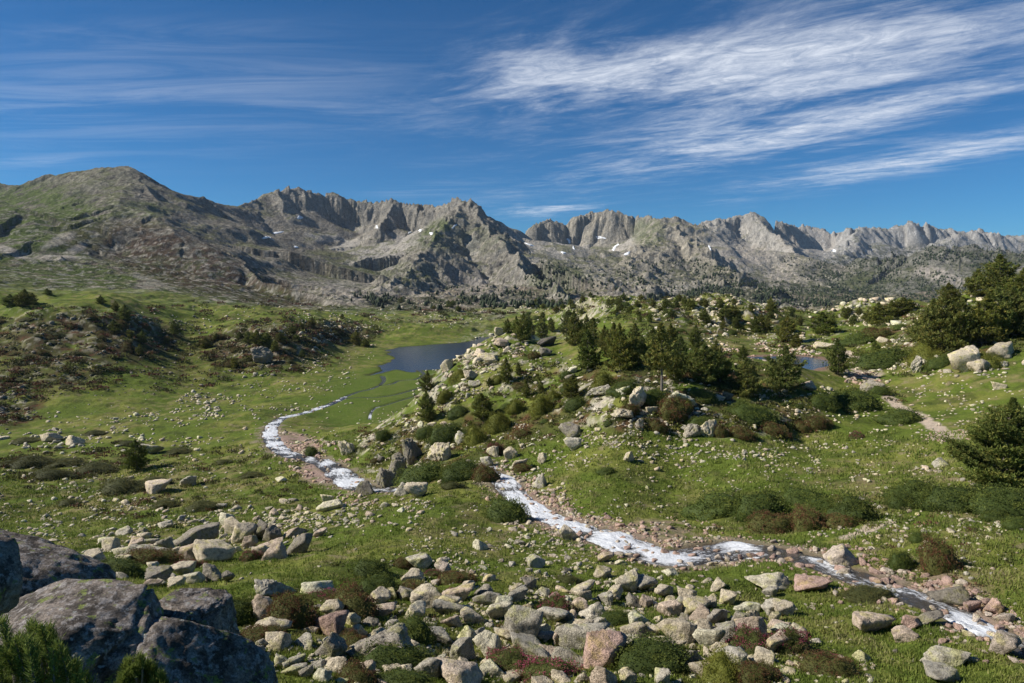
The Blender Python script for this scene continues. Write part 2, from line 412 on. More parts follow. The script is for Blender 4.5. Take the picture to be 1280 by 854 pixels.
for nm, pl, dirn in (('A', STREAM_A, -1), ('B', STREAM_B, 1), ('C', STREAM_C, 1), ('D', STREAM_D, 1), ('E', STREAM_E, 1), ('F', STREAM_F, 1)):
    pl = np.array(pl)
    if nm in 'AB':
        h, ok = hit(pl[:, 0], pl[:, 1])
        bz = np.array([P(a, b, 1)[2] for a, b in pl[:, :2]])
    else:
        lv = LAKE_Z + .12
        h = np.array([[*on_plane(a, b, lv), lv] for a, b in pl[:, :2]])
    w = np.concatenate([h, pl[:, 2:3] * (1.12 if nm == 'A' else (1.1 if nm == 'B' else .8))], 1)
    w = smooth_path(w, 8)
    zl = w[:, 2].copy(); pxs = smooth_path(pl, 8)
    if nm in 'AB':
        # heights run steadily downhill
        ker = np.ones(31) / 31
        zp = np.concatenate([np.full(15, zl[0]), zl, np.full(15, zl[-1])])
        zl = np.convolve(zp, ker, 'valid')
        zl = (np.minimum.accumulate(zl) if dirn == 1 else np.minimum.accumulate(zl[::-1])[::-1])
        if nm == 'B': zl = np.maximum(zl, LAKE_Z + .12)
    w[:, 2] = zl
    if nm in 'AB':
        for i_ in range(len(w)): w[i_, :2] = on_plane(pxs[i_, 0], pxs[i_, 1], zl[i_])
    streams.append((nm, w))
    # carve
    lo = w[:, :2].min(0) - 12; hi = w[:, :2].max(0) + 12
    m = (X > lo[0]) & (X < hi[0]) & (Y > lo[1]) & (Y < hi[1])
    d, ix = polydist(X[m], Y[m], w[:, :2])
    zs = np.interp(ix, np.arange(len(w)), w[:, 2]); ws = np.interp(ix, np.arange(len(w)), w[:, 3])
    bank = {'A': 3.2, 'B': 4.0}.get(nm, 1.2)
    k = sstep(bank + ws, ws * .9, d)
    bed = zs - .28 * sstep(ws * 1.15, ws * .3, d) * min(1, bank) + .10 * sstep(ws, ws + bank, d)
    Zm = Z[m]
    Z[m] = Zm * (1 - k) + bed * k
    dstream[m] = np.minimum(dstream[m], d - ws)
MACC = make_hit()
print('water', time.time() - T0)
PX, PY = project(X, Y, Z)

# ------------------------------------------------------------------ node helpers
def new_mat(name):
    m = bpy.data.materials.new(name); m.use_nodes = True
    nt = m.node_tree; nt.nodes.clear()
    out = nt.nodes.new('ShaderNodeOutputMaterial'); b = nt.nodes.new('ShaderNodeBsdfPrincipled')
    nt.links.new(b.outputs[0], out.inputs[0])
    b.inputs['Roughness'].default_value = .9
    b.inputs['Specular IOR Level'].default_value = .25
    return m, nt, b
class NT:
    def __init__(s, nt): s.nt = nt
    def n(s, t, **kw):
        k = s.nt.nodes.new(t)
        for a, v in kw.items(): setattr(k, a, v)
        return k
    def set(s, sock, v):
        if isinstance(v, bpy.types.NodeSocket): s.nt.links.new(v, sock)
        elif v is not None: sock.default_value = v
    def math(s, op, a, b=None, c=None, clamp=False):
        k = s.n('ShaderNodeMath', operation=op); k.use_clamp = clamp
        s.set(k.inputs[0], a)
        if b is not None: s.set(k.inputs[1], b)
        if c is not None: s.set(k.inputs[2], c)
        return k.outputs[0]
    def vmath(s, op, a, b=None):
        k = s.n('ShaderNodeVectorMath', operation=op)
        s.set(k.inputs[0], a)
        if b is not None: s.set(k.inputs[1], b)
        return k.outputs[0]
    def noise(s, vec, scale, detail=4, rough=.55, dist=0.0, color=False):
        k = s.n('ShaderNodeTexNoise')
        if vec is not None: s.set(k.inputs['Vector'], vec)
        k.inputs['Scale'].default_value = scale; k.inputs['Detail'].default_value = detail
        k.inputs['Roughness'].default_value = rough; k.inputs['Distortion'].default_value = dist
        return k.outputs['Color' if color else 'Fac']
    def voro(s, vec, scale, feature='F1', out='Distance'):
        k = s.n('ShaderNodeTexVoronoi', feature=feature)
        if vec is not None: s.set(k.inputs['Vector'], vec)
        k.inputs['Scale'].default_value = scale
        return k.outputs[out]
    def map(s, v, a, b, c=0.0, d=1.0, smooth=True):
        k = s.n('ShaderNodeMapRange'); k.interpolation_type = 'SMOOTHSTEP' if smooth else 'LINEAR'
        s.set(k.inputs[0], v)
        for i, q in zip((1, 2, 3, 4), (a, b, c, d)): k.inputs[i].default_value = q
        return k.outputs[0]
    def mix(s, f, a, b, mode='MIX'):
        k = s.n('ShaderNodeMix', data_type='RGBA', blend_type=mode)
        s.set(k.inputs[0], f)
        def c(v): return (*v, 1.0) if isinstance(v, tuple) and len(v) == 3 else v
        s.set(k.inputs[6], c(a)); s.set(k.inputs[7], c(b))
        return k.outputs[2]
    def bump(s, h, strength, dist, prev=None):
        k = s.n('ShaderNodeBump'); k.inputs['Strength'].default_value = strength; k.inputs['Distance'].default_value = dist
        s.set(k.inputs['Height'], h)
        if prev is not None: s.set(k.inputs['Normal'], prev)
        return k.outputs[0]
    def coord(s, which='Object'):
        return s.n('ShaderNodeTexCoord').outputs[which]

def tag(o, label=None, category=None, group=None, kind=None):
    if label: o['label'] = label
    if category: o['category'] = category
    if group: o['group'] = group
    if kind: o['kind'] = kind
    return o

def mesh_np(name, verts, faces, mats=(), smooth=False, colors=None, loops_per=None):
    """faces: (n,k) array; one mesh from numpy arrays"""
    me = bpy.data.meshes.new(name)
    verts = np.asarray(verts, np.float32); faces = np.asarray(faces, np.int32)
    me.vertices.add(len(verts)); me.vertices.foreach_set('co', verts.ravel())
    k = faces.shape[1]
    me.loops.add(faces.size); me.loops.foreach_set('vertex_index', faces.ravel())
    me.polygons.add(len(faces))
    me.polygons.foreach_set('loop_start', np.arange(0, faces.size, k, dtype=np.int32))
    me.polygons.foreach_set('loop_total', np.full(len(faces), k, np.int32))
    if smooth: me.polygons.foreach_set('use_smooth', np.ones(len(faces), bool))
    me.update(calc_edges=True)
    if colors is not None:
        ca = me.color_attributes.new('tint', 'FLOAT_COLOR', 'POINT')
        c = np.ones((len(verts), 4), np.float32); c[:, :3] = colors
        ca.data.foreach_set('color', c.ravel())
    for m in mats: me.materials.append(m)
    return me
def add_obj(name, me, parent=None, loc=None):
    o = bpy.data.objects.new(name, me); COL.objects.link(o)
    if parent: o.parent = parent
    if loc is not None: o.location = loc
    return o

# ------------------------------------------------------------------ ground colour (what the soil and turf themselves are)
P3 = np.stack([X, Y, Z], -1)
du = np.zeros_like(P3); dv = np.zeros_like(P3)
du[1:-1] = P3[2:] - P3[:-2]; du[0] = P3[1] - P3[0]; du[-1] = P3[-1] - P3[-2]
dv[:, 1:-1] = P3[:, 2:] - P3[:, :-2]; dv[:, 0] = P3[:, 1] - P3[:, 0]; dv[:, -1] = P3[:, -1] - P3[:, -2]
NN = np.cross(du, dv); NN /= np.linalg.norm(NN, axis=-1, keepdims=True) + 1e-12
nzc = np.abs(NN[..., 2]); del du, dv, NN, P3
def lerp(c, target, m):
    m = np.clip(m, 0, 1)[..., None].astype(np.float32)
    return c * (1 - m) + np.array(target, np.float32) * m
FULL = (X, Y, R, Z, PX, PY, nzc, crag, dstream, dlake, dpond, dtarn, delta)
X, Y, R, Z, PX, PY, nzc, crag, dstream, dlake, dpond, dtarn, delta = [a[:, :ncut] for a in FULL]
_hit = hit
n1 = fbm(X / 12, Y / 12, 4, 31); n2 = fbm(X / 2.6, Y / 2.6, 4, 32); n3 = fbm(X / 45, Y / 45, 3, 33)
c = np.zeros(X.shape + (3,), np.float32) + np.array((0.092, 0.126, 0.020), np.float32)
c = lerp(c, (0.155, 0.168, 0.036), sstep(-.25, .45, n1 + .4 * n2))
c = lerp(c, (0.200, 0.170, 0.075), sstep(.10, .50, n2 * .8 + n3 * .7 - .02) * .75)
c = lerp(c, (0.048, 0.060, 0.016), sstep(.12, .40, fbm(X / 5, Y / 5, 5, 36, .6)) * .6)
DRY = [(1100,610,200,30),(600,700,60,30,.7),(560,660,70,20,.6),(1180,720,130,30,.8),(950,760,120,25,.5),(430,560,40,30,.3),(150,600,200,40,.4),(800,610,150,25,.4),(380,680,60,20,.5)]
dry = blobs(DRY)
c = lerp(c, (0.185, 0.150, 0.075), dry * sstep(-.15, .4, n2 + .5 * n1) * .62)
soil = sstep(.26, .40, fbm(X / 1.9, Y / 1.9, 4, 38, .6)) * sstep(-.1, .3, n1)
c = lerp(c, (0.24, 0.185, 0.125), soil * .55)
# heath and low scrub
HEATH = [(100,425,130,32),(330,432,80,26),(410,417,60,14),(60,470,70,18,.6),(15,505,40,30),(600,545,110,30,.8,-10),(720,480,80,22,.6),(790,515,110,25,.8),(960,520,90,18,.6),(850,480,150,22,.8),(250,455,60,20,.4),(1180,420,90,30,.7),(900,400,100,22,.5),(560,560,60,30,.7),(1040,640,60,20,.5),(500,560,70,30,.5)]
heath = blobs(HEATH) * sstep(-.25, .15, fbm(X / 7, Y / 7, 4, 41) + .1)
c = lerp(c, (0.052, 0.048, 0.020), heath * .85)
c = lerp(c, (0.105, 0.042, 0.026), heath * sstep(.05, .35, fbm(X / 4, Y / 4, 4, 43)) * .8)
c = lerp(c, (0.060, 0.052, 0.026), blobs([(100,425,125,28),(330,436,72,28),(404,416,56,13),(60,470,60,14,.6)]) * sstep(-.35, .05, fbm(X / 6, Y / 6, 4, 49)) * .5)
# bare stone where the ground is steep or craggy, with soil between
stone = np.clip(crag * sstep(.14, .34, fbm(X / 3.0, Y / 3.0, 5, 45, .6)) + sstep(.80, .62, nzc) * .8, 0, 1) * sstep(16, 26, R)
stonec = np.zeros_like(c) + np.array((0.30, 0.27, 0.21), np.float32)
stonec = lerp(stonec, (0.20, 0.19, 0.16), sstep(-.1, .4, n2)); stonec = lerp(stonec, (0.33, 0.32, 0.17), sstep(.1, .4, fbm(X / 1.6, Y / 1.6, 3, 46)) * .5)
stonec = stonec * (np.clip(.50 + .55 * ridged(X / 1.7, Y / 1.7, 4, 47, .65), .3, 1.35) * (1 + .5 * fbm(X / .7, Y / .7, 3, 48)))[..., None].astype(np.float32)
c = c * (1 - stone[..., None]) + stonec * stone[..., None]
# gravel by the streams
gr = sstep(1.1, .0, dstream + n2 * 2.6) * sstep(300, 150, R)
gr = np.where(R > 150, gr * .3, gr)
c = lerp(c, (0.25, 0.195, 0.155), gr * .7); c = lerp(c, (0.10, 0.075, 0.05), sstep(.25, -.3, dstream) * .8)
GRAV = [(690,645,45,18,.8,25),(740,660,40,12,.7),(370,555,30,14,1,15),(400,590,25,16),(820,665,50,16,.6),(1210,750,60,22,.7,30)]
c = lerp(c, (0.30, 0.215, 0.175), blobs(GRAV) * sstep(-.3, .2, n2 + .1))
c = lerp(c, (0.080, 0.120, 0.019), delta * .8)
c = lerp(c, (0.045, 0.05, 0.016), sstep(2.2, -.2, dlake + n2 * .8) * (1 - sstep(500, 800, R)) * .8)
c = lerp(c, (0.055, 0.045, 0.03), sstep(0, -1.5, dlake))
c = lerp(c, (0.20, 0.135, 0.10), sstep(3.4, 1.0, dpond + n2 * .8)); c = lerp(c, (0.20, 0.16, 0.12), sstep(3.0, .6, dtarn + n2))
# trodden path
def line_dist(pix):
    h, ok = hit([p[0] for p in pix], [p[1] for p in pix])
    return polydist(X, Y, h[:, :2])[0]
pathd = np.minimum(line_dist([(1075,466),(1092,476),(1103,487),(1113,500),(1128,510),(1150,523),(1172,535),(1200,547)]), line_dist([(1040,432),(1058,440),(1085,449),(1070,462),(1078,470)]))
pathd = np.minimum(pathd, line_dist([(1055,672),(1085,662),(1110,652)]) + .3)
mud = blobs([(1083,468,22,6),(1190,545,16,6),(1075,455,10,10)])
c = lerp(c, (0.42, 0.345, 0.265), np.maximum(sstep(.95, .5, pathd + n2 * .5), mud * sstep(-.2, .1, n2)))
X, Y, R, Z, PX, PY, nzc, crag, dstream, dlake, dpond, dtarn, delta = FULL
c_near = c
# ------------------------------------------------------------------ mountains
F = slice(far0, None)
OWN = np.zeros(X.shape, np.int8); OWN[:, far0:] = own
X, Y, R, Z, PX, PY, nzc = [a[:, far0:] for a in FULL[:7]]
k = sstep(480, 680, R - fbm(X / 60, Y / 60, 4, 58) * 220)
fn1 = fbm(X / 130, Y / 130, 5, 51); fn2 = fbm(X / 30, Y / 30, 5, 52, .6); fn3 = fbm(X / 9, Y / 9, 3, 53)
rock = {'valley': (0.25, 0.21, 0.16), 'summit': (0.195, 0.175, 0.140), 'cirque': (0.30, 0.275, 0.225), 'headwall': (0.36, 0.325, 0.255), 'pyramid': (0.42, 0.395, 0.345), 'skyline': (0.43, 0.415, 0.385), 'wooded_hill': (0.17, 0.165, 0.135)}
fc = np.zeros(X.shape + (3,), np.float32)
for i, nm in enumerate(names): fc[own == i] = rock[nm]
for _ in range(2):                                             # no hard seams between one mountain's stone and the next
    fc[1:-1] = (fc[:-2] + fc[1:-1] * 2 + fc[2:]) / 4; fc[:, 1:-1] = (fc[:, :-2] + fc[:, 1:-1] * 2 + fc[:, 2:]) / 4
fn4 = fbm(X / 4, Y / 4, 2, 54)
fc *= np.clip(1 + .75 * fn3 + .45 * fn2 + .5 * fn4, .3, 2)[..., None].astype(np.float32)
st = sstep(.86, .70, nzc)
hard = np.isin(own, [names.index(q) for q in ('cirque', 'headwall', 'pyramid', 'skyline')]).astype(np.float32)
cl_z = sstep(120, 80, DWB) * hard; sc_z = sstep(85, 125, DWB + fn2 * 40) * sstep(400, 250, DWB + fn2 * 90) * hard
fc = fc * (1 - .42 * cl_z * sstep(-.35, .25, fn2 + .6 * fn3))[..., None].astype(np.float32)
fc = lerp(fc, (0.36, 0.335, 0.295), sc_z * .75)
scree = sstep(.70, .80, nzc) * sstep(.93, .84, nzc)
fc = lerp(fc, (0.32, 0.285, 0.24), scree * .35 * sstep(-.2, .2, fn2 + .2) * sstep(1200, 1700, R))
steep = sstep(.78, .60, nzc)
fc = lerp(fc, (0.20, 0.195, 0.18), steep * .5 * sstep(-.2, .3, fn2))
gentle = sstep(.80, .92, nzc)
fc = lerp(fc, (0.105, 0.112, 0.045), gentle * sstep(-.05, .30, fn1 + .5 * fn2 + .06) * .75)
FG = [(30,285,110,60,1.0),(120,345,130,16,1),(330,388,160,8,1),(110,225,80,22,.25),(60,350,110,30,.9),(250,372,160,16,1),(500,400,300,14,1),(150,262,70,12,.6),(30,310,60,20,.8),(545,290,26,12,.8,-35),(810,290,22,18,.6),(480,345,80,20,.35),(700,350,40,20,.5),(1050,360,60,14,.3),(760,395,120,14,.8),(575,300,60,20,.3),(975,268,1,1,0)]
fc = lerp(fc, (0.085, 0.112, 0.030), blobs(FG) * sstep(-.5, .05, fn2 + .1 * fn3))
FH = [(220,325,110,34,.95,18),(130,300,60,18,.6),(330,365,90,18,.8,12),(95,285,30,14,.3)]
fc = lerp(fc, (0.070, 0.043, 0.028), blobs(FH) * sstep(-.3, .2, fn2 + .1) * .9)
FSC = [(75,300,22,6,.7,-25),(95,312,16,5,.8,-25),(70,322,30,4,.9),(15,315,30,5,.9,20),(190,352,30,4,.5,20),(180,360,14,8,.6),(1010,300,40,20,.5),(930,320,40,14,.7),(1175,345,34,9,.9,18),(1010,340,60,14,.6),(600,360,60,14,.5,20),(450,365,80,16,.6),(770,370,40,8,.4)]
fc = lerp(fc, (0.36, 0.32, 0.275), blobs(FSC) * sstep(-.45, .0, fn2 + .1))
FW = [(1110,325,110,16,.85,-8),(1230,322,60,14,.75),(980,368,110,16,.9),(860,378,70,12,.8),(900,350,70,20,.5,20),(540,378,90,7,.9),(470,372,24,6,.6),(650,375,60,12,.6),(1100,355,90,14,.7),(690,340,30,16,.4),(1180,372,60,14,.8)]
wood = blobs(FW) * k
scrub = sstep(.12, .28, fbm(X / 16, Y / 16, 5, 56, .65) + .12 * fn1) * sstep(.62, .80, nzc) * sstep(90, 10, Z) 
fc = lerp(fc, (0.075, 0.085, 0.034), scrub * .75)
pale = sstep(.20, .34, fbm(X / 11, Y / 11, 5, 57, .65)) * sstep(1900, 900, R)
fc = lerp(fc, (0.42, 0.39, 0.33), pale * .55)
fc = lerp(fc, (0.040, 0.050, 0.024), wood * sstep(-.25, .15, fn2 + .3 * fn1) * .8)
fc = lerp(fc, (0.35, 0.33, 0.30), st * .12 * sstep(1500, 2600, R))
X, Y, R, Z, PX, PY, nzc = FULL[:7]
c = np.zeros(X.shape + (3,), np.float32)
c[:, :ncut] = c_near
kk = k[..., None].astype(np.float32)
c[:, far0:] = c[:, far0:] * (1 - kk) + fc * kk
c = np.clip(c, .008, .8).astype(np.float32)
print('colour', time.time() - T0)

# ------------------------------------------------------------------ ground and mountain sheets
g, nt, b = new_mat('turf_and_stone'); N = NT(nt)
att = N.n('ShaderNodeAttribute', attribute_name='tint').outputs['Color']
co = N.coord('Object')
fine = N.noise(co, 9.0, 5, .65); mid = N.noise(co, 1.6, 5, .6); tuft = N.noise(co, 30.0, 3, .6)
v = N.math('MULTIPLY', N.map(fine, .25, .75, .62, 1.42, False), N.map(mid, .3, .7, .84, 1.16, False))
colr = N.mix(1.0, att, v, 'MULTIPLY')
yel = N.map(N.noise(co, 4.0, 4, .7), .52, .70)
colr = N.mix(N.math('MULTIPLY', yel, .35), colr, N.mix(1.0, colr, (1.7, 1.25, 1.1), 'MULTIPLY'))
nt.links.new(colr, b.inputs['Base Color'])
bb = N.bump(fine, .9, .10); bb = N.bump(tuft, .6, .03, bb); bb = N.bump(mid, .6, .30, bb)
nt.links.new(bb, b.inputs['Normal'])
b.inputs['Roughness'].default_value = 1.0; b.inputs['Specular IOR Level'].default_value = .08
turf_mat = g
g, nt, b = new_mat('mountain_rock'); N = NT(nt)
att = N.n('ShaderNodeAttribute', attribute_name='tint').outputs['Color']; co = N.coord('Object')
fine = N.noise(co, .22, 7, .75); mid = N.noise(co, .08, 5, .65, .5)
cr = N.voro(N.vmath('ADD', co, N.vmath('MULTIPLY', N.noise(co, .05, 3, .5, 0, True), (20, 20, 20))), .09)
colr = N.mix(1.0, att, N.math('MULTIPLY', N.map(fine, .3, .7, .42, 1.55, False), N.map(mid, .3, .7, .75, 1.25, False)), 'MULTIPLY')
nt.links.new(colr, b.inputs['Base Color'])
bb = N.bump(mid, .9, 9.0); bb = N.bump(fine, .9, 3.0, bb); bb = N.bump(cr, .6, 3.0, bb)
nt.links.new(bb, b.inputs['Normal'])
b.inputs['Roughness'].default_value = 1.0; b.inputs['Specular IOR Level'].default_value = .05
mount_mat = g

VID = np.arange(NC * NR, dtype=np.int32).reshape(NC, NR)
quad = np.stack([VID[:-1, :-1], VID[1:, :-1], VID[1:, 1:], VID[:-1, 1:]], -1)
split_row = int(np.searchsorted(rad, 640))
fown = np.full((NC - 1, NR - 1), -1, np.int8)
fown[:, split_row:] = OWN[:-1, split_row:-1]
fown[fown == names.index('valley')] = -1
Vall = np.stack([X, Y, Z], -1).reshape(-1, 3); Call = c.reshape(-1, 3)
def sub(mask, name, mat, smooth):
    f = quad[mask]
    used, inv = np.unique(f, return_inverse=True)
    me = mesh_np(name, Vall[used], inv.reshape(f.shape), [mat], smooth, Call[used])
    return add_obj(name, me)
gm = fown == -1
rowi = np.arange(NR - 1)[None, :] + np.zeros((NC - 1, 1), int)
o = sub(gm & (rowi < split_row), 'ground', turf_mat, True)
tag(o, kind='structure')
o = sub(gm & (rowi >= split_row), 'valley_floor', mount_mat, True); tag(o, kind='structure')
for i, nm in enumerate(names):
    if nm == 'valley': continue
    m = fown == i
    if m.sum() < 50: continue
    o = sub(m, 'mountain', mount_mat, True); tag(o, kind='structure')
print('sheets', time.time() - T0)

# ------------------------------------------------------------------ water
wm, nt, b = new_mat('lake_water'); N = NT(nt); co = N.coord('Object')
b.inputs['Base Color'].default_value = (0.006, 0.020, 0.042, 1); b.inputs['Roughness'].default_value = .06
b.inputs['Specular IOR Level'].default_value = .5; b.inputs['IOR'].default_value = 1.333
mp = N.n('ShaderNodeMapping'); mp.inputs['Scale'].default_value = (1.0, .45, 1); b.inputs['Specular IOR Level'].default_value = .24
nt.links.new(co, mp.inputs[0])
nt.links.new(N.bump(N.noise(mp.outputs[0], 1.4, 4, .6), .55, .12), b.inputs['Normal'])
def water_plane(name, pts, z, grow=1.12):
    pts = np.array(pts); cen = pts.mean(0); q = cen + (pts - cen) * grow
    bm = bmesh.new(); vs = [bm.verts.new((p[0], p[1], z)) for p in q]
    f = bm.faces.new(vs)
    if f.normal.z < 0 or True: bm.normal_update()
    if f.normal.z < 0: f.normal_flip()
    me = bpy.data.meshes.new(name); bm.to_mesh(me); bm.free(); me.materials.append(wm)
    return tag(add_obj(name, me), kind='structure')
water_plane('lake', LAKE, LAKE_Z, 1.25)
water_plane('pond', POND, POND_Z, 1.15)
water_plane('tarn', TARN, TARN_Z, 1.15)

sm, nt, b = new_mat('rushing_water'); N = NT(nt)
uv = N.n('ShaderNodeAttribute', attribute_name='flow').outputs['Vector']
foamy = N.n('ShaderNodeAttribute', attribute_name='tint').outputs['Color']
sepc = N.n('ShaderNodeSeparateColor'); nt.links.new(foamy, sepc.inputs[0])
mp = N.n('ShaderNodeMapping'); mp.inputs['Scale'].default_value = (.55, 1.9, 1); nt.links.new(uv, mp.inputs[0])
f1 = N.noise(mp.outputs[0], 1.5, 6, .68, .8); f2 = N.noise(uv, 6.0, 4, .7)
ff = N.math('ADD', N.math('MULTIPLY', f1, .7), N.math('MULTIPLY', f2, .3))
ff = N.math('ADD', ff, N.math('MULTIPLY', N.math('SUBTRACT', sepc.outputs[0], .5), .5))
foam = N.map(ff, .395, .60)
colr = N.mix(foam, N.mix(f2, (0.035, 0.028, 0.018), (0.075, 0.065, 0.05)), N.mix(f1, (0.46, 0.49, 0.53), (0.90, 0.90, 0.90)))
nt.links.new(colr, b.inputs['Base Color']); nt.links.new(N.map(foam, 0, 1, .07, .55), b.inputs['Roughness'])
b.inputs['Specular IOR Level'].default_value = .5
nt.links.new(N.bump(ff, .8, .25, N.bump(f2, .5, .08)), b.inputs['Normal'])
def stream_ribbon(nm, w):
    d = np.gradient(w[:, :2], axis=0); d /= np.linalg.norm(d, axis=1, keepdims=True) + 1e-9
    # resample finely along
    s = np.concatenate([[0], np.cumsum(np.linalg.norm(np.diff(w[:, :2], axis=0), axis=1))])
    step = .16 if nm in 'AB' else .6
    t = np.arange(0, s[-1], step)
    cx, cy, cz, hw = [np.interp(t, s, w[:, i]) for i in range(4)]
    tx = np.gradient(cx); ty = np.gradient(cy); l = np.hypot(tx, ty) + 1e-9; tx /= l; ty /= l
    for _ in range(8):
        tx[1:-1] = (tx[:-2] + tx[1:-1] + tx[2:]) / 3; ty[1:-1] = (ty[:-2] + ty[1:-1] + ty[2:]) / 3
    nc = 25 if nm in 'AB' else 7
    a = np.linspace(-1.22, 1.22, nc)
    A_, T_ = np.meshgrid(a, t)
    off = A_ * hw[:, None]
    vx = cx[:, None] - ty[:, None] * off; vy = cy[:, None] + tx[:, None] * off
    if nm in 'AB':
        amp = .13
        fall = fbm(T_ / 3.1, off / 2.0, 3, 91)
        vz = cz[:, None] + amp * (ridged(T_ / 1.6, off / .55, 3, 92) - .7) * .6 + .16 * fall - .12 * np.abs(A_) ** 3
        foam = np.clip(.62 + .9 * fbm(T_ / 9, 0 * T_, 2, 93) - .35 * np.abs(A_) ** 2 + .5 * fall, 0, 1)
        q, _ = project(vx, vy, vz)
        if nm == 'A':
            foam = foam + .22 - .45 * sstep(945, 975, q) * sstep(1040, 985, q) + .25 * sstep(960, 900, q) - .18 * sstep(1020, 1100, q) - .1
        else: foam = foam + .12
    else:
        vz = cz[:, None] + 0 * A_ - .03
        foam = 0 * A_ + (.42 if nm in 'CF' else .5) + .8 * fbm(T_ / 8, 0 * T_, 2, 94)
        dd = np.hypot(vx, vy); foam = foam - .5 * sstep(172, 185, dd)
    nr = len(t)
    ids = np.arange(nr * nc).reshape(nr, nc)
    fq = np.stack([ids[:-1, :-1], ids[1:, :-1], ids[1:, 1:], ids[:-1, 1:]], -1).reshape(-1, 4)
    colz = np.stack([foam] * 3, -1).reshape(-1, 3)
    me = mesh_np('stream', np.stack([vx, vy, vz], -1).reshape(-1, 3), fq[:, ::-1], [sm], True, colz)
    at = me.attributes.new('flow', 'FLOAT_VECTOR', 'POINT')
    at.data.foreach_set('vector', np.stack([T_, off, 0 * off], -1).astype(np.float32).ravel())
    # face up
    return tag(add_obj('stream', me), kind='structure')
for nm, w in streams: stream_ribbon(nm, w)

# ------------------------------------------------------------------ snow patches in the gullies
snow, nt, b = new_mat('old_snow'); N = NT(nt)
b.inputs['Base Color'].default_value = (.82, .84, .86, 1); b.inputs['Roughness'].default_value = .7
nt.links.new(N.bump(N.noise(N.coord(), .4, 3, .6), .4, .6), b.inputs['Normal'])
def snow_patch(px, py, rx, ry, ang, label):
    h, ok = hit([px, px + rx * math.cos(ang), px - ry * math.sin(ang)], [py, py + rx * math.sin(ang), py + ry * math.cos(ang)])
    nA, nB = 28, 7
    th = np.linspace(0, 2 * np.pi, nA, endpoint=False)
    rim = 1 + .28 * np.sin(th * 2 + px) + .22 * np.sin(th * 3 + py) + .14 * np.sin(th * 7 + px * 2)
    qx = []; qy = []
    for k in range(nB):
        f = (k + 1) / nB
        u = rx * f * rim * np.cos(th); v = ry * f * rim * np.sin(th)
        qx.append(px + u * math.cos(ang) - v * math.sin(ang)); qy.append(py + u * math.sin(ang) + v * math.cos(ang))
    qx = np.concatenate([[px], np.concatenate(qx)]); qy = np.concatenate([[py], np.concatenate(qy)])
    h, ok = hit(qx, qy)
    x_, y_, z_ = ray(qx, qy); un = np.hypot(x_, y_)
    h[~ok] = np.stack([x_ / un, y_ / un, z_ / un], -1)[~ok]
    d = np.hypot(h[:, 0], h[:, 1]); med = np.median(d[ok]) if ok.any() else 2000.0; ok = np.abs(d - med) < med * .06
    k_ = np.where(ok, 1, np.clip(d, med * .96, med * 1.04) / np.maximum(d, 1e-6))
    h = h * k_[:, None]
    h[:, 2] = ground_z(h[:, 0], h[:, 1])
    edge = np.concatenate([[0], np.repeat(np.arange(1, nB + 1) / nB, nA)])
    h[:, 2] += .9 * (1 - edge ** 3) + .5 - 1.3 * (edge > .99)
    F_ = []
    for i in range(nA): F_.append((0, 1 + i, 1 + (i + 1) % nA, 1 + (i + 1) % nA))
    faces3 = [(0, 1 + i, 1 + (i + 1) % nA) for i in range(nA)]
    for k in range(nB - 1):
        for i in range(nA):
            a = 1 + k * nA + i; b2 = 1 + k * nA + (i + 1) % nA; c2 = b2 + nA; d2 = a + nA
            faces3 += [(a, d2, c2), (a, c2, b2)]
    me = mesh_np('snow_patch', h, np.array(faces3), [snow], True)
    tag(add_obj('snow_patch', me), label, 'snow patch', 'old snow patches on the mountains')
SNOW = [
 (375,272,4.5,1.8,.2,'small white snow patch below the cliffs of the rounded middle mountain'),
 (347,291,5.5,1.3,-.15,'upper arm of the long snow streak right of the left summit'),
 (334,297,6.5,1.3,-.2,'lower left arm of the long snow streak right of the left summit'),
 (370,309,3,.9,0,'tiny snow patch beneath the dark knob below the snow streak'),
 (471,284,2,1.8,.5,'tiny round snow patch at the foot of the left cliff gully'),
 (525,288,5.5,1.7,.75,'slanting snow strip in the scree gully left of the central peak'),
 (539,292,3,1.2,0,'little snow patch just right of the slanting snow strip'),
 (512,291,2,1.0,0,'tiny snow patch just left of the slanting snow strip'),
 (568,283,3.5,1.2,-.6,'snow sliver tucked high under the summit of the central peak'),
 (662,306,5,1.0,.35,'snow sliver in the dark gully right of the central peak'),
 (711,301,3,1.8,.9,'short snow patch on scree left below the broad right headwall'),
 (704,316,3,1.2,0,'lowest left snow patch on the scree under the headwall'),
 (717,310,2,1.2,1,'tiny snow patch between two others on the headwall scree'),
 (751,297,6.5,1.3,.25,'curved snow strip right under the broad headwall cliff'),
 (769,309,5,1.8,-.7,'bright slanting snow patch on the scree right of the curved strip'),
 (784,317,5.5,1.2,-.5,'faint snow streak low beside the green rib of the headwall'),
 (1042,314,6,1.6,.6,'slanting snow patch in the hollow right of the grey pyramid peak'),
 (887,309,3.5,1.5,1.1,'snow sliver on the shaded edge left of the grey pyramid peak')]
for s_ in SNOW: snow_patch(*s_)

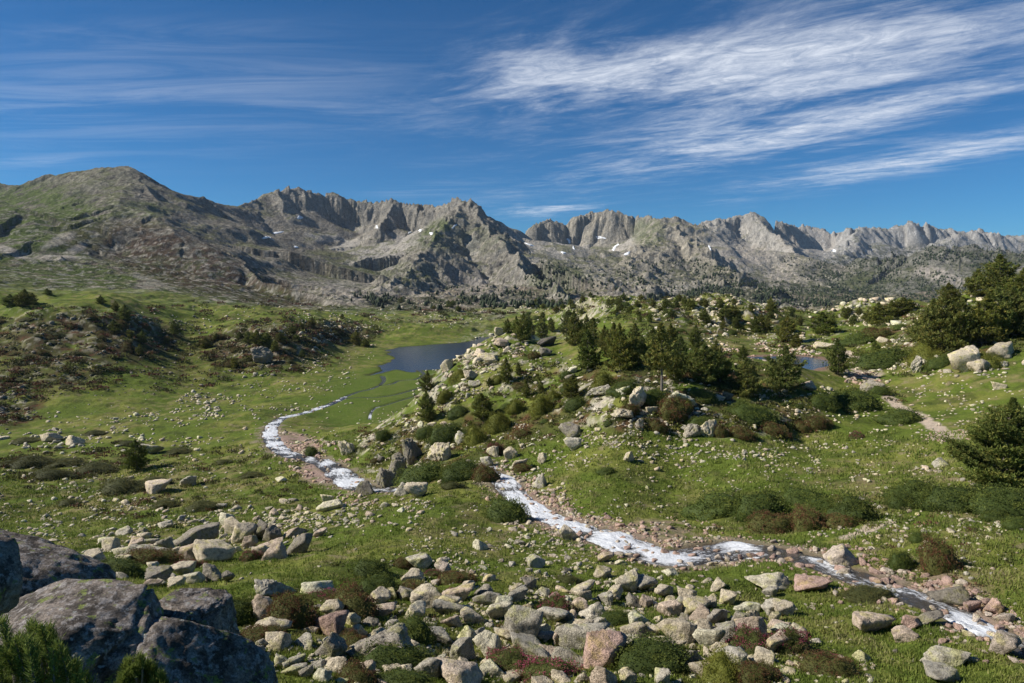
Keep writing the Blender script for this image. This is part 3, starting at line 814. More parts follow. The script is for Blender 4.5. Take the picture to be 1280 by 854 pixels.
# ------------------------------------------------------------------ sky
HAZE = .000028
SUN_AZ, SUN_EL = math.radians(-92), math.radians(37)     # measured from the view direction, to the left
sun_dir = Vector((math.sin(SUN_AZ) * math.cos(SUN_EL), math.cos(SUN_AZ) * math.cos(SUN_EL), math.sin(SUN_EL)))
world = bpy.data.worlds.new('World'); scene.world = world; world.use_nodes = True
nt = world.node_tree; nt.nodes.clear(); N = NT(nt)
wo = nt.nodes.new('ShaderNodeOutputWorld'); bg = nt.nodes.new('ShaderNodeBackground'); nt.links.new(bg.outputs[0], wo.inputs[0])
sky = N.n('ShaderNodeTexSky', sky_type='NISHITA'); sky.sun_disc = False
sky.sun_elevation = SUN_EL; sky.sun_rotation = SUN_AZ; sky.altitude = 2300; sky.air_density = 1.0; sky.dust_density = .3; sky.ozone_density = 2.2
gen = N.coord('Generated')
sp = N.n('ShaderNodeSeparateXYZ'); nt.links.new(gen, sp.inputs[0])
x, y, z = sp.outputs
zc = N.math('MAXIMUM', z, .03)
yc = N.math('MAXIMUM', y, .05)
# cirrus on a high layer: plane coordinates
cu_ = N.math('DIVIDE', x, zc); cv_ = N.math('DIVIDE', y, zc)
tu = N.math('DIVIDE', x, yc); tv = N.math('DIVIDE', z, yc)       # bearing and height tangents
def plane(angle, sx, sy, off=0.0):
    ca_, sa_ = math.cos(angle), math.sin(angle)
    a_ = N.math('ADD', N.math('MULTIPLY', cu_, ca_ * sx), N.math('MULTIPLY', cv_, sa_ * sx))
    b_ = N.math('ADD', N.math('MULTIPLY', cu_, -sa_ * sy), N.math('MULTIPLY', cv_, ca_ * sy))
    k = N.n('ShaderNodeCombineXYZ'); nt.links.new(a_, k.inputs[0]); nt.links.new(b_, k.inputs[1]); k.inputs[2].default_value = off
    return k.outputs[0]
def zone(px, py, rx, ry, ang, w):
    q = ray(px, py); cx0, cy0 = float(q[0] / q[1]), float(q[2] / q[1])
    an = math.radians(ang)
    dx = N.math('SUBTRACT', tu, cx0); dy = N.math('SUBTRACT', tv, cy0)
    a_ = N.math('DIVIDE', N.math('ADD', N.math('MULTIPLY', dx, math.cos(an)), N.math('MULTIPLY', dy, math.sin(an))), rx / F_PX)
    b_ = N.math('DIVIDE', N.math('SUBTRACT', N.math('MULTIPLY', dy, math.cos(an)), N.math('MULTIPLY', dx, math.sin(an))), ry / F_PX)
    r2 = N.math('ADD', N.math('MULTIPLY', a_, a_), N.math('MULTIPLY', b_, b_))
    return N.math('MULTIPLY', N.math('EXPONENT', N.math('MULTIPLY', r2, -1.0)), w)
def total(zs):
    t = zs[0]
    for q in zs[1:]: t = N.math('ADD', t, q)
    return t
ang_r = math.atan2(-2.3, 2.1)
wr = N.noise(plane(ang_r, .80, 1.7), 1.0, 10, .66, 1.3)
wr2 = N.noise(plane(ang_r + .30, 2.0, 4.6, 3.0), 1.0, 8, .68, 1.2)
puff = N.noise(plane(ang_r, 1.3, 2.2, 7.0), 1.0, 8, .66, .6)
mr = total([zone(1100, 50, 400, 62, 8, .60), zone(760, 95, 230, 36, 8, .42), zone(1010, 165, 320, 24, 12, .62), zone(1170, 195, 230, 18, 10, .72), zone(930, 140, 250, 30, 14, .3), zone(690, 262, 60, 8, 4, .55), zone(650, 60, 90, 40, 20, .25)])
fib = N.noise(plane(ang_r + .15, 4.5, 6.0, 9.0), 1.0, 9, .74, 1.6)
strk = N.math('ADD', N.math('MULTIPLY', wr, .40), N.math('ADD', N.math('MULTIPLY', wr2, .25), N.math('MULTIPLY', puff, .35)))
cr_ = N.math('MULTIPLY', N.map(fib, .34, .64, .52, 1.12, False), N.math('MULTIPLY', N.map(N.math('ADD', strk, N.math('MULTIPLY', mr, .20)), .485, .74), N.math('MINIMUM', mr, 1.0)))
ang_l = math.atan2(-.15, 2)
wl = N.noise(plane(ang_l, .6, 2.6, 11.0), 1.0, 9, .66, 1.0)
ml = total([zone(110, 120, 300, 60, 0, .55), zone(400, 95, 220, 14, 3, .35), zone(460, 140, 110, 14, -5, .5), zone(40, 203, 70, 7, 5, .5), zone(540, 236, 70, 8, 5, .5), zone(250, 40, 260, 18, 0, .3), zone(580, 200, 60, 5, 5, .4), zone(620, 247, 60, 5, 5, .4), zone(705, 238, 25, 4, 0, .4)])
cl_ = N.math('MULTIPLY', N.map(wl, .36, .72), N.math('MINIMUM', ml, 1.0))
cl = N.math('MINIMUM', N.math('ADD', N.math('MULTIPLY', cr_, 1.15), N.math('MULTIPLY', cl_, .34)), .93)
skc = N.mix(1.0, sky.outputs[0], (0.165, 0.470, 0.70), 'MULTIPLY')
cc = N.mix(cl, skc, (6.9, 7.3, 8.0))
nt.links.new(cc, bg.inputs[0]); bg.inputs[1].default_value = .095

sun = bpy.data.lights.new('sun', 'SUN'); sun.energy = 5.0; sun.angle = math.radians(.5); sun.color = (1.0, .945, .86)
so = bpy.data.objects.new('sun', sun); COL.objects.link(so); so.rotation_euler = (-sun_dir).to_track_quat('-Z', 'Y').to_euler(); so.location = (-30, 10, 60)

cam = bpy.data.cameras.new('camera'); cam.sensor_width = 36; cam.lens = F_PX / 1280 * 36; cam.clip_start = .1; cam.clip_end = 30000
camo = bpy.data.objects.new('camera', cam); COL.objects.link(camo); camo.location = (0, 0, 0); camo.rotation_euler = (math.pi / 2 - PITCH, 0, 0)
scene.camera = camo
scene.render.resolution_x = 1024; scene.render.resolution_y = 683
vs = scene.view_settings; vs.view_transform = 'Standard'; vs.look = 'None'; vs.exposure = .42; vs.gamma = 1; vs.use_curve_mapping = False
cy = scene.cycles
# the air between here and the ranges
zlo, zhi = float(Z.min()) - 1.0, float(Z.max()) + 25
bm = bmesh.new(); bmesh.ops.create_cube(bm, size=1.0)
me = bpy.data.meshes.new('haze'); bm.to_mesh(me); bm.free()
hz = add_obj('haze', me); hz.scale = (15200, 10200, zhi - zlo); hz.location = (0, 4200, (zhi + zlo) / 2)
hm = bpy.data.materials.new('thin_air'); hm.use_nodes = True; hn = hm.node_tree; hn.nodes.clear()
ho = hn.nodes.new('ShaderNodeOutputMaterial'); hv = hn.nodes.new('ShaderNodeVolumePrincipled')
hv.inputs['Color'].default_value = (.72, .84, 1, 1); hv.inputs['Density'].default_value = HAZE; hv.inputs['Anisotropy'].default_value = .1
hn.links.new(hv.outputs[0], ho.inputs['Volume']); me.materials.append(hm)
tag(hz, 'thin blue air haze over the valley and far ranges', 'haze', kind='stuff')
cy.max_bounces = 4; cy.diffuse_bounces = 2; cy.glossy_bounces = 2; cy.transmission_bounces = 2; cy.transparent_max_bounces = 6; cy.caustics_reflective = False; cy.caustics_refractive = False
cy.use_denoising = True
scene.render.use_persistent_data = False
print('done base', time.time() - T0)

# ================================================================== loose things standing on the ground
from mathutils import noise as mnoise
def ico(sub):
    bm = bmesh.new(); bmesh.ops.create_icosphere(bm, subdivisions=sub, radius=1.0)
    v = np.array([p.co[:] for p in bm.verts]); f = np.array([[q.index for q in p.verts] for p in bm.faces]); bm.free()
    return v, f
ICO = {s: ico(s) for s in (1, 2, 3, 4, 5, 6)}
def noise3(v, scale, seed, oct=4):
    off = Vector((seed * 3.1, seed * 1.7, -seed * 2.3))
    return np.array([mnoise.fractal(Vector(p) * scale + off, 1.0, 2.0, oct) for p in v])
def rock_shape(seed, sub, p=16, npl=13, rough=.05, grooves=2, gd=.045):
    r_ = np.random.default_rng(seed)
    v, f = ICO[sub]
    nrm = r_.normal(size=(npl, 3)); nrm /= np.linalg.norm(nrm, axis=1, keepdims=True)
    nrm = np.concatenate([nrm, [[0, 0, 1], [0, 0, -1]]]); nrm[-2] += r_.normal(size=3) * .25; nrm[-2] /= np.linalg.norm(nrm[-2])
    d = r_.uniform(.48, 1.0, len(nrm)); d[-2] = r_.uniform(.45, .75); d[-1] = .8
    q = np.maximum(v @ nrm.T, 0) / d
    rr_ = (q ** p).sum(1) ** (-1.0 / p)
    out = v * rr_[:, None]
    if sub >= 3 and rough > 0:
        out = out * (1 + rough * noise3(out, 1.6, seed, 4) + rough * .35 * noise3(out, 6.0, seed + 5, 3))[:, None]
        # a few fracture grooves
        for k in range(grooves):
            m_ = r_.normal(size=3); m_ /= np.linalg.norm(m_); o_ = r_.uniform(-.35, .35)
            dd = np.abs(out @ m_ - o_ + .06 * noise3(out, 2.0, seed + 9 + k, 2))
            out = out * (1 - gd * np.exp(-(dd / .035) ** 2))[:, None]
    lo, hi = out.min(0), out.max(0)
    return (out - (lo + hi) / 2) / ((hi - lo) / 2), f

# --- stone material: pale granite, map lichen, pink and grey stones
def stone_material(name, base=None, dark=False, fore=False):
    g, nt, b = new_mat(name); N = NT(nt)
    geo = N.n('ShaderNodeNewGeometry').outputs['Position']
    co = geo
    if base == 'attr':
        col0 = N.n('ShaderNodeAttribute', attribute_name='tint').outputs['Color']; rnd = None
    else:
        rnd = N.n('ShaderNodeObjectInfo').outputs['Color']; col0 = rnd
    if fore:
        spk = N.noise(co, 60.0, 6, .8); pat = N.noise(co, 5.0, 6, .62); pat2 = N.noise(co, 14.0, 6, .7); patg = N.noise(co, 9.0, 5, .6)
        spot = N.voro(N.vmath('ADD', co, N.vmath('MULTIPLY', N.noise(co, 12., 3, .5, 0, True), (.09, .09, .09))), 9.0)
        col = N.mix(N.map(pat, .40, .62), (0.080, 0.066, 0.053), (0.27, 0.225, 0.185))
        col = N.mix(N.map(pat2, .50, .60), col, (0.32, 0.29, 0.265))
        col = N.mix(N.math('MULTIPLY', N.map(pat2, .42, .36), .8), col, (0.030, 0.028, 0.026))
        col = N.mix(N.math('MULTIPLY', N.map(patg, .58, .63), N.map(spk, .35, .55)), col, (0.20, 0.24, 0.06))
        col = N.mix(N.map(spot, .16, .10), col, (0.34, 0.34, 0.31))
        col = N.mix(1.0, col, N.map(spk, .34, .66, .35, 1.7, False), 'MULTIPLY')
        nt.links.new(col, b.inputs['Base Color'])
        bb = N.bump(pat2, .9, .05); bb = N.bump(N.noise(co, 40, 6, .75), .9, .018, bb); bb = N.bump(N.voro(co, 22.0), .5, .012, bb)
        nt.links.new(bb, b.inputs['Normal'])
    else:
        spk = N.noise(co, 16.0, 5, .7); pat = N.noise(co, 1.5, 5, .62); pat2 = N.noise(co, 4.0, 5, .65)
        col = N.mix(1.0, col0, N.map(spk, .32, .68, .52, 1.34, False), 'MULTIPLY')
        fl = N.noise(co, 55.0, 3, .7); col = N.mix(1.0, col, N.map(fl, .35, .65, .72, 1.2, False), 'MULTIPLY')
        col = N.mix(N.math('MULTIPLY', N.map(pat, .50, .66), .70), col, N.mix(1.0, col, (0.96, 1.02, .52), 'MULTIPLY'))
        col = N.mix(N.math('MULTIPLY', N.map(pat2, .50, .60), .70), col, N.mix(1.0, col, (0.45, .44, .42), 'MULTIPLY'))
        nt.links.new(col, b.inputs['Base Color'])
        bb = N.bump(pat2, .8, .16); bb = N.bump(spk, 1.0, .06, bb)
        nt.links.new(bb, b.inputs['Normal'])
    b.inputs['Roughness'].default_value = .92; b.inputs['Specular IOR Level'].default_value = .2
    return g
boulder_mat = stone_material('granite_boulder'); loose_mat = stone_material('loose_stones', 'attr'); fore_mat = stone_material('lichened_dark_granite', fore=True)
NV = 18
ROCK_ME = []
for i in range(NV):
    v, f = rock_shape(100 + i, 4, p=[22, 34, 48][i % 3], npl=[8, 10, 13][i % 3], rough=.10, grooves=4)
    me = mesh_np('boulder', v, f, [boulder_mat], True); ROCK_ME.append(me)

OUT_ME = []
for i in range(8):
    v, f = rock_shape(300 + i, 5, 30, 17, .17, 9, .10)
    OUT_ME.append(mesh_np('outcrop', v, f, [boulder_mat], True))
# --- descriptions that single things out: by the landmark they stand next to
class Namer:
    def __init__(s, marks): s.m = marks; s.items = []
    def add(s, o, px, py, size, what, small, large):
        s.items.append((o, px, py, size, what, small, large))
    def finish(s, per=None):
        buckets = {}
        for it in s.items:
            o, px, py, size, what, sm, lg = it
            d = [((px - a) ** 2 + ((py - b_) * 2.0) ** 2, a, b_, t) for a, b_, t in s.m]
            _, a, b_, t = min(d)
            dx, dy = px - a, (py - b_) * 2.0
            side = ('right of' if dx > 0 else 'left of') if abs(dx) > abs(dy) else ('in front of' if dy > 0 else 'behind')
            sz = 'small' if size < sm else ('large' if size > lg else 'mid-sized')
            buckets.setdefault((sz, what, side, t), []).append((min(d)[0], o))
        order = ['nearest', 'second nearest', 'third nearest', 'fourth nearest', 'fifth nearest', 'sixth nearest', 'seventh nearest', 'eighth nearest', 'ninth nearest', 'tenth nearest', 'eleventh nearest', 'twelfth nearest', 'thirteenth nearest', 'fourteenth nearest', 'fifteenth nearest', 'sixteenth nearest', 'seventeenth nearest', 'eighteenth nearest', 'nineteenth nearest', 'twentieth nearest']
        for (sz, what, side, t), lst in buckets.items():
            lst.sort(key=lambda q: q[0])
            for i, (_, o) in enumerate(lst):
                pre = (order[i] + ' ') if len(lst) > 1 and i < len(order) else ''
                o['label'] = f'{pre}{sz} {what} {side} {t}'
MARKS = [
 (655,782,'the tall shaded boulder'), (755,816,'the orange-faced split boulder'), (470,812,'the broad pale slab'), (398,737,'the pale tent-shaped boulder'),
 (263,692,'the rounded lichened boulder'), (332,668,'the dark leaning boulder pile'), (730,738,'the long pale block'), (845,790,'the big boulder cluster'),
 (965,732,'the wide flat meadow boulder'), (1098,784,'the twin lichened slabs'), (1190,748,'the dark streamside block'), (910,692,'the stream bend'),
 (640,612,'the upper cascade'), (435,605,'the lower cascade'), (345,545,'the left stream curve'), (560,592,'the long juniper bank'),
 (713,540,'the round knoll boulder'), (800,500,'the pale knoll outcrop'), (827,455,'the bare-trunked pine'), (979,465,'the solitary round pine'),
 (1047,450,'the conical pine by the path'), (1150,523,'the dirt footpath'), (1207,455,'the large cream boulder'), (1245,565,'the big right-edge pine'),
 (1248,350,'the hilltop pines'), (1080,390,'the pale rocky knoll'), (900,388,'the middle stony knoll'), (740,380,'the green far hill'),
 (685,435,'the overhanging dark rock'), (534,510,'the two slope pines'), (540,445,'the lake'), (400,415,'the right heather hillock'),
 (325,440,'the left crag hillock'), (150,405,'the left hill crest'), (60,430,'the red heath slope'), (170,570,'the lone valley pine'),
 (190,608,'the slab under the valley pine'), (60,580,'the left heath patches'), (80,640,'the stony left slope'), (915,637,'the large green juniper'),
 (1050,645,'the right juniper mass'), (1220,632,'the long right juniper'), (690,650,'the pink gravel bank'), (600,700,'the stony centre meadow'), (1010,800,'the pink flowering shrubs')]
rock_namer = Namer(MARKS); shrub_namer = Namer(MARKS); tree_namer = Namer(MARKS)

def stone_tint(r_, kind='pale'):
    k = r_.random()
    if kind == 'pink': base = np.array((.45, .32, .27)) if k < .6 else np.array((.50, .43, .36))
    elif kind == 'dark': base = np.array((.23, .21, .175))
    else:
        base = np.array((.58, .51, .39)) if k < .5 else (np.array((.46, .43, .36)) if k < .75 else (np.array((.55, .45, .36)) if k < .9 else np.array((.33, .30, .25))))
    return np.minimum(base * np.array((1.03, 1.0, .95)) * r_.uniform(1.0, 1.5), .8)

used_px = []
n_ind = 0
def place_boulder(px, py, w, h, seed, tint, label=None, bury=.22, name='boulder', group=None):
    """px,py: middle of the rock as it shows, w,h: its size there, in photo pixels"""
    p, ok = hit(px, py + h * .38)
    if not ok[0]: return None
    p = p[0]; d = np.hypot(p[0], p[1]); dist = np.linalg.norm(p)
    if d > 1200: return None
    m = dist / F_PX
    Wd = w * m; th = math.atan2(-p[2], d)
    Dp = .78 * Wd
    H = max((h * m - .5 * Dp * math.sin(th)) / max(math.cos(th), .3), .34 * Wd)
    r_ = np.random.default_rng(seed)
    crag_ = bool(label) and any(q in label for q in ('cliff', 'crag', 'outcrop', 'ribbed', 'broken', 'slanting', 'cream slab', 'jagged'))
    H = min(H, (1.1 if 'upright' in (label or '') or crag_ else .85) * Wd)
    if crag_: bury = .35
    o = bpy.data.objects.new(name, OUT_ME[seed % 8] if crag_ else ROCK_ME[seed % NV]); COL.objects.link(o)
    yaw = r_.uniform(-.5, .5) + (math.pi if r_.random() < .5 else 0)
    Hf = H * (1 + bury)
    o.scale = (Wd / 2 * 1.04, Dp / 2, Hf / 2)
    o.rotation_euler = (r_.uniform(-.22, .22), r_.uniform(-.25, .25), yaw)
    gx, gy = p[0], p[1] + Dp * .25
    o.location = (gx, gy, float(ground_z(gx, gy)[0]) + H * .5 - bury * H * .5)
    o.color = (*stone_tint(r_, tint), 1)
    tag(o, label, 'boulder', group)
    return o
BIG = [ # cx, cy, w, h, tint, label
 (654,782,50,50,'pale','tall angular boulder with its right side in shade, biggest in the bottom field'),
 (755,816,50,50,'warm','split boulder with an orange fresh face beside the green shrub at bottom'),
 (663,816,54,30,'pale','low pale block directly below the tallest boulder'),
 (398,736,46,22,'pale','pale tent-shaped boulder standing alone on grass above the red shrubs'),
 (332,765,34,30,'pale','upright pale boulder left of the largest red shrub'),
 (409,783,46,30,'pink','pinkish wedge boulder between the two red shrubs'),
 (534,749,36,26,'pale','rounded pale boulder with flat face right of the dark junipers'),
 (562,755,26,22,'pale','blocky boulder touching the rounded pale one on its right'),
 (524,703,32,18,'pale','grey topped boulder highest of the middle row'),
 (515,718,31,16,'pale','flat boulder half hidden by red heath in the middle row'),
 (552,712,22,17,'pink','pinkish white boulder beside bright pink heather'),
 (470,814,82,40,'pale','broad cream slab wrapped by creeping juniper at bottom'),
 (580,814,33,30,'pale','leaning angular boulder between broad slab and tall boulder'),
 (566,842,74,34,'pale','long pale slab at the bottom edge below the leaning boulder'),
 (372,682,27,26,'dark','dark egg-shaped boulder at the end of the left rock pile'),
 (337,683,26,15,'pale','light low boulder left of the dark egg-shaped one'),
 (263,691,46,29,'pale','rounded yellow lichened boulder on the grass below the rock pile'),
 (238,674,50,21,'pale','long roof-shaped boulder in the left rock pile'),
 (292,658,27,22,'pale','yellowish cube boulder at the top of the left rock pile'),
 (302,668,26,25,'pale','round grey boulder in the middle of the left rock pile'),
 (325,664,22,28,'dark','dark leaning slab of the left rock pile'),
 (338,669,22,24,'dark','second dark leaning slab right against the first'),
 (264,717,24,26,'pale','pale pyramid boulder standing just above the foreground rocks'),
 (285,722,14,16,'dark','small dark block beside the pale pyramid boulder'),
 (222,712,28,16,'pale','flat slab left of the pale pyramid boulder'),
 (196,720,26,16,'pale','leftmost flat slab just above the foreground rocks'),
 (240,724,22,14,'pale','squarish greenish slab between the flat slab and pyramid boulder'),
 (168,690,28,16,'pale','grey boulder in the left rubble above the juniper'),
 (150,700,24,12,'pale','flat grey rock at the left end of the rubble'),
 (190,693,30,16,'pale','dull grey boulder beside the red heath in the rubble'),
 (223,690,26,14,'pale','pinkish flat boulder between two rubble boulders'),
 (340,740,44,14,'pale','ridged low outcrop boulder on the grass left of the tent boulder'),
 (713,668,24,20,'pale','pointed pale boulder at the near bank of the rapids'),
 (733,738,36,17,'pale','long pale rounded block in the centre meadow'),
 (768,743,24,17,'pale','squarish pale block right of the long block'),
 (830,740,29,17,'pale','smooth loaf-shaped boulder with dark stone beside it'),
 (811,729,20,13,'pale','yellow-green lichened boulder above the loaf-shaped one'),
 (753,717,20,16,'pale','round white boulder above the squarish pale block'),
 (873,760,30,21,'pale','white pointed boulder in the grass right of centre'),
 (806,754,20,15,'pale','chalky white boulder between loaf-shaped and long blocks'),
 (965,731,44,19,'pale','wide yellow lichened boulder in the meadow below the stream'),
 (847,792,44,33,'pale','largest faceted boulder of the lower right cluster'),
 (828,807,31,21,'pale','rounded boulder at the left foot of the lower right cluster'),
 (890,802,34,26,'pale','broad boulder at the right end of the lower right cluster'),
 (796,792,32,22,'pale','flat-faced boulder left of the largest faceted one'),
 (878,784,32,17,'pale','pale capstone boulder behind the lower right cluster'),
 (904,815,26,16,'pale','low pale boulder right below the lower right cluster'),
 (731,801,54,34,'pale','grey flat-topped slab behind the orange-faced boulder'),
 (754,779,27,17,'pale','oval white boulder above the grey flat-topped slab'),
 (727,758,24,14,'pale','pale block beside the red shrub in the centre'),
 (677,838,32,15,'pale','smooth oval boulder ringed by pink flowers at the bottom edge'),
 (1098,784,42,23,'pale','twin-humped yellow lichened slab in the right meadow'),
 (1143,779,25,16,'pink','pinkish slab touching the lichened slab on the right'),
 (1167,776,27,15,'pale','yellow lichened slab right of the pinkish slab'),
 (1185,822,42,21,'pale','long lichened slab low in the right corner meadow'),
 (1187,850,44,14,'pale','slab cut by the bottom edge in the right corner'),
 (1020,736,38,11,'pink','thin flat pinkish slab lying below the stream'),
 (1055,699,36,23,'pink','rounded pink boulders wedged on the far bank of the stream'),
 (1190,748,35,20,'dark','dark square block on the far bank of the right stream'),
 (1266,812,30,24,'pink','smooth pink boulder at the stream by the right edge'),
 (1135,796,24,14,'pale','narrow pale slab below the pinkish slab'),
 (982,764,24,15,'pale','yellow boulder below the wide meadow boulder'),
 (974,785,26,10,'pale','flat lichened stone above the pink shrubs'),
 (945,770,20,14,'pale','jagged pale stone left of the yellow boulder'),
 (713,541,31,21,'pale','round grey boulder standing on the knoll slope'),
 (716,558,20,17,'pale','pale wedge just below the round knoll boulder'),
 (787,572,15,14,'pale','white rock pair alone on the green knoll foot'),
 (800,532,12,13,'pale','small upright pale block on the knoll'),
 (866,541,20,17,'pale','pale flat outcrop boulder at the knoll foot'),
 (910,497,13,11,'dark','small dark block below the knoll pines'),
 (682,441,17,11,'dark','grey boulder in front of the overhanging dark rock'),
 (517,567,27,30,'dark','dark cliff block above the lower cascade'),
 (498,582,24,34,'dark','ribbed cliff pillar left of the dark cliff block'),
 (482,600,26,26,'dark','lowest ribbed cliff slab at the gorge mouth'),
 (433,560,17,26,'pale','pale cliff above the gravel beside the left stream'),
 (550,566,30,26,'pale','cream crag set in heath above the juniper bank'),
 (578,549,18,19,'pale','pale triangular slab between two heath mounds'),
 (616,566,17,16,'pale','cream boulder with red-stained foot above the cascade'),
 (639,568,17,14,'pale','round pale boulder right of the red-stained one'),
 (651,582,20,15,'pale','pair of pale boulders right above the cascade'),
 (608,579,16,14,'pale','light grey boulder at the head of the cascade'),
 (677,602,18,20,'pale','tall pale boulder on the right bank of the cascade'),
 (678,574,12,15,'pale','upright pale stone above the right bank of the cascade'),
 (519,615,26,19,'pale','angled grey boulder on the near bank by the gorge'),
 (502,612,18,21,'pale','twin standing boulder left of the angled grey one'),
 (455,612,24,18,'dark','dark boulder at the foot of the lower cascade'),
 (410,633,30,16,'pale','large flat cream boulder near the lower cascade'),
 (1207,455,31,27,'pale','large cream boulder with a cleft under the right pines'),
 (1255,442,29,18,'pale','grey-green lichened boulder at right below the pines'),
 (1148,456,16,24,'pale','tall jagged cream rock beside the footpath'),
 (1092,486,26,14,'pale','flat pale rock where the footpath bends'),
 (1011,486,19,12,'pale','pale boulder in the grass right of the solitary pine'),
 (1250,484,14,8,'pale','small pale boulder alone in the right upper meadow'),
 (1177,580,15,11,'pale','rounded lichened boulder in the middle of the right meadow'),
 (1031,433,20,9,'pale','white flat boulder beside the brown pond'),
 (189,609,36,16,'pale','grey slab below the lone valley pine'),
 (234,603,17,13,'pale','rounded grey boulder right of the valley slab'),
 (186,563,24,12,'pale','pale boulder behind the lone valley pine'),
 (60,548,22,9,'pale','flat pale boulder in the left valley rubble'),
 (88,552,20,11,'pale','grey boulder at the right end of the left rubble'),
 (350,600,15,7,'pale','small flat stone on grass left of the cascade'),
 (327,445,22,20,'dark','grey crag face among pines on the left hillock'),
 (612,450,24,12,'pale','long cream slab on the knoll edge above the lake'),
 (590,470,20,12,'pale','pale broken slab below the knoll edge'),
 (628,430,22,9,'pale','highest cream slab at the lake end of the knoll'),
 (797,500,26,26,'pale','ribbed cream outcrop on the knoll below the bare-trunked pine'),
 (850,505,34,22,'pale','broken pale outcrop right of the red-brown shrub on the knoll'),
 (752,490,34,14,'pale','slanting cream slab below the knoll pines'),
 (780,520,26,12,'pale','low pale outcrop left of the red-brown shrub'),
 (886,538,22,20,'pale','grey-white outcrop beside red heath at the knoll foot'),
]
for i, (cx0, cy0, w0, h0, tn, lab) in enumerate(BIG):
    o = place_boulder(cx0, cy0, w0, h0, 1000 + i * 7, tn if tn != 'warm' else 'pink', lab)
    if o: used_px.append((cx0, cy0, w0, h0)); n_ind += 1

# the dark overhanging rock: a block with a hollow under its lip
p, _ = hit(685, 436); p = p[0]; m = np.linalg.norm(p) / F_PX
v, f = rock_shape(77, 5, 20, 12, .04)
hol = np.exp(-(((v[:, 0] + .25) / .42) ** 2 + ((v[:, 2] + .15) / .42) ** 2)) * (v[:, 1] < 0)
v[:, 1] += hol * 1.15
me = mesh_np('overhanging_rock', v * np.array((13 * m, 11 * m, 9.5 * m)), f, [boulder_mat], True)
o = add_obj('boulder', me, None, (p[0], p[1] + 2, p[2] + 4.5 * m)); o.color = (.17, .15, .13, 1); o.rotation_euler = (0, 0, .15)
tag(o, 'dark overhanging boulder with a hollow under its lip among the knoll pines', 'boulder'); n_ind += 1

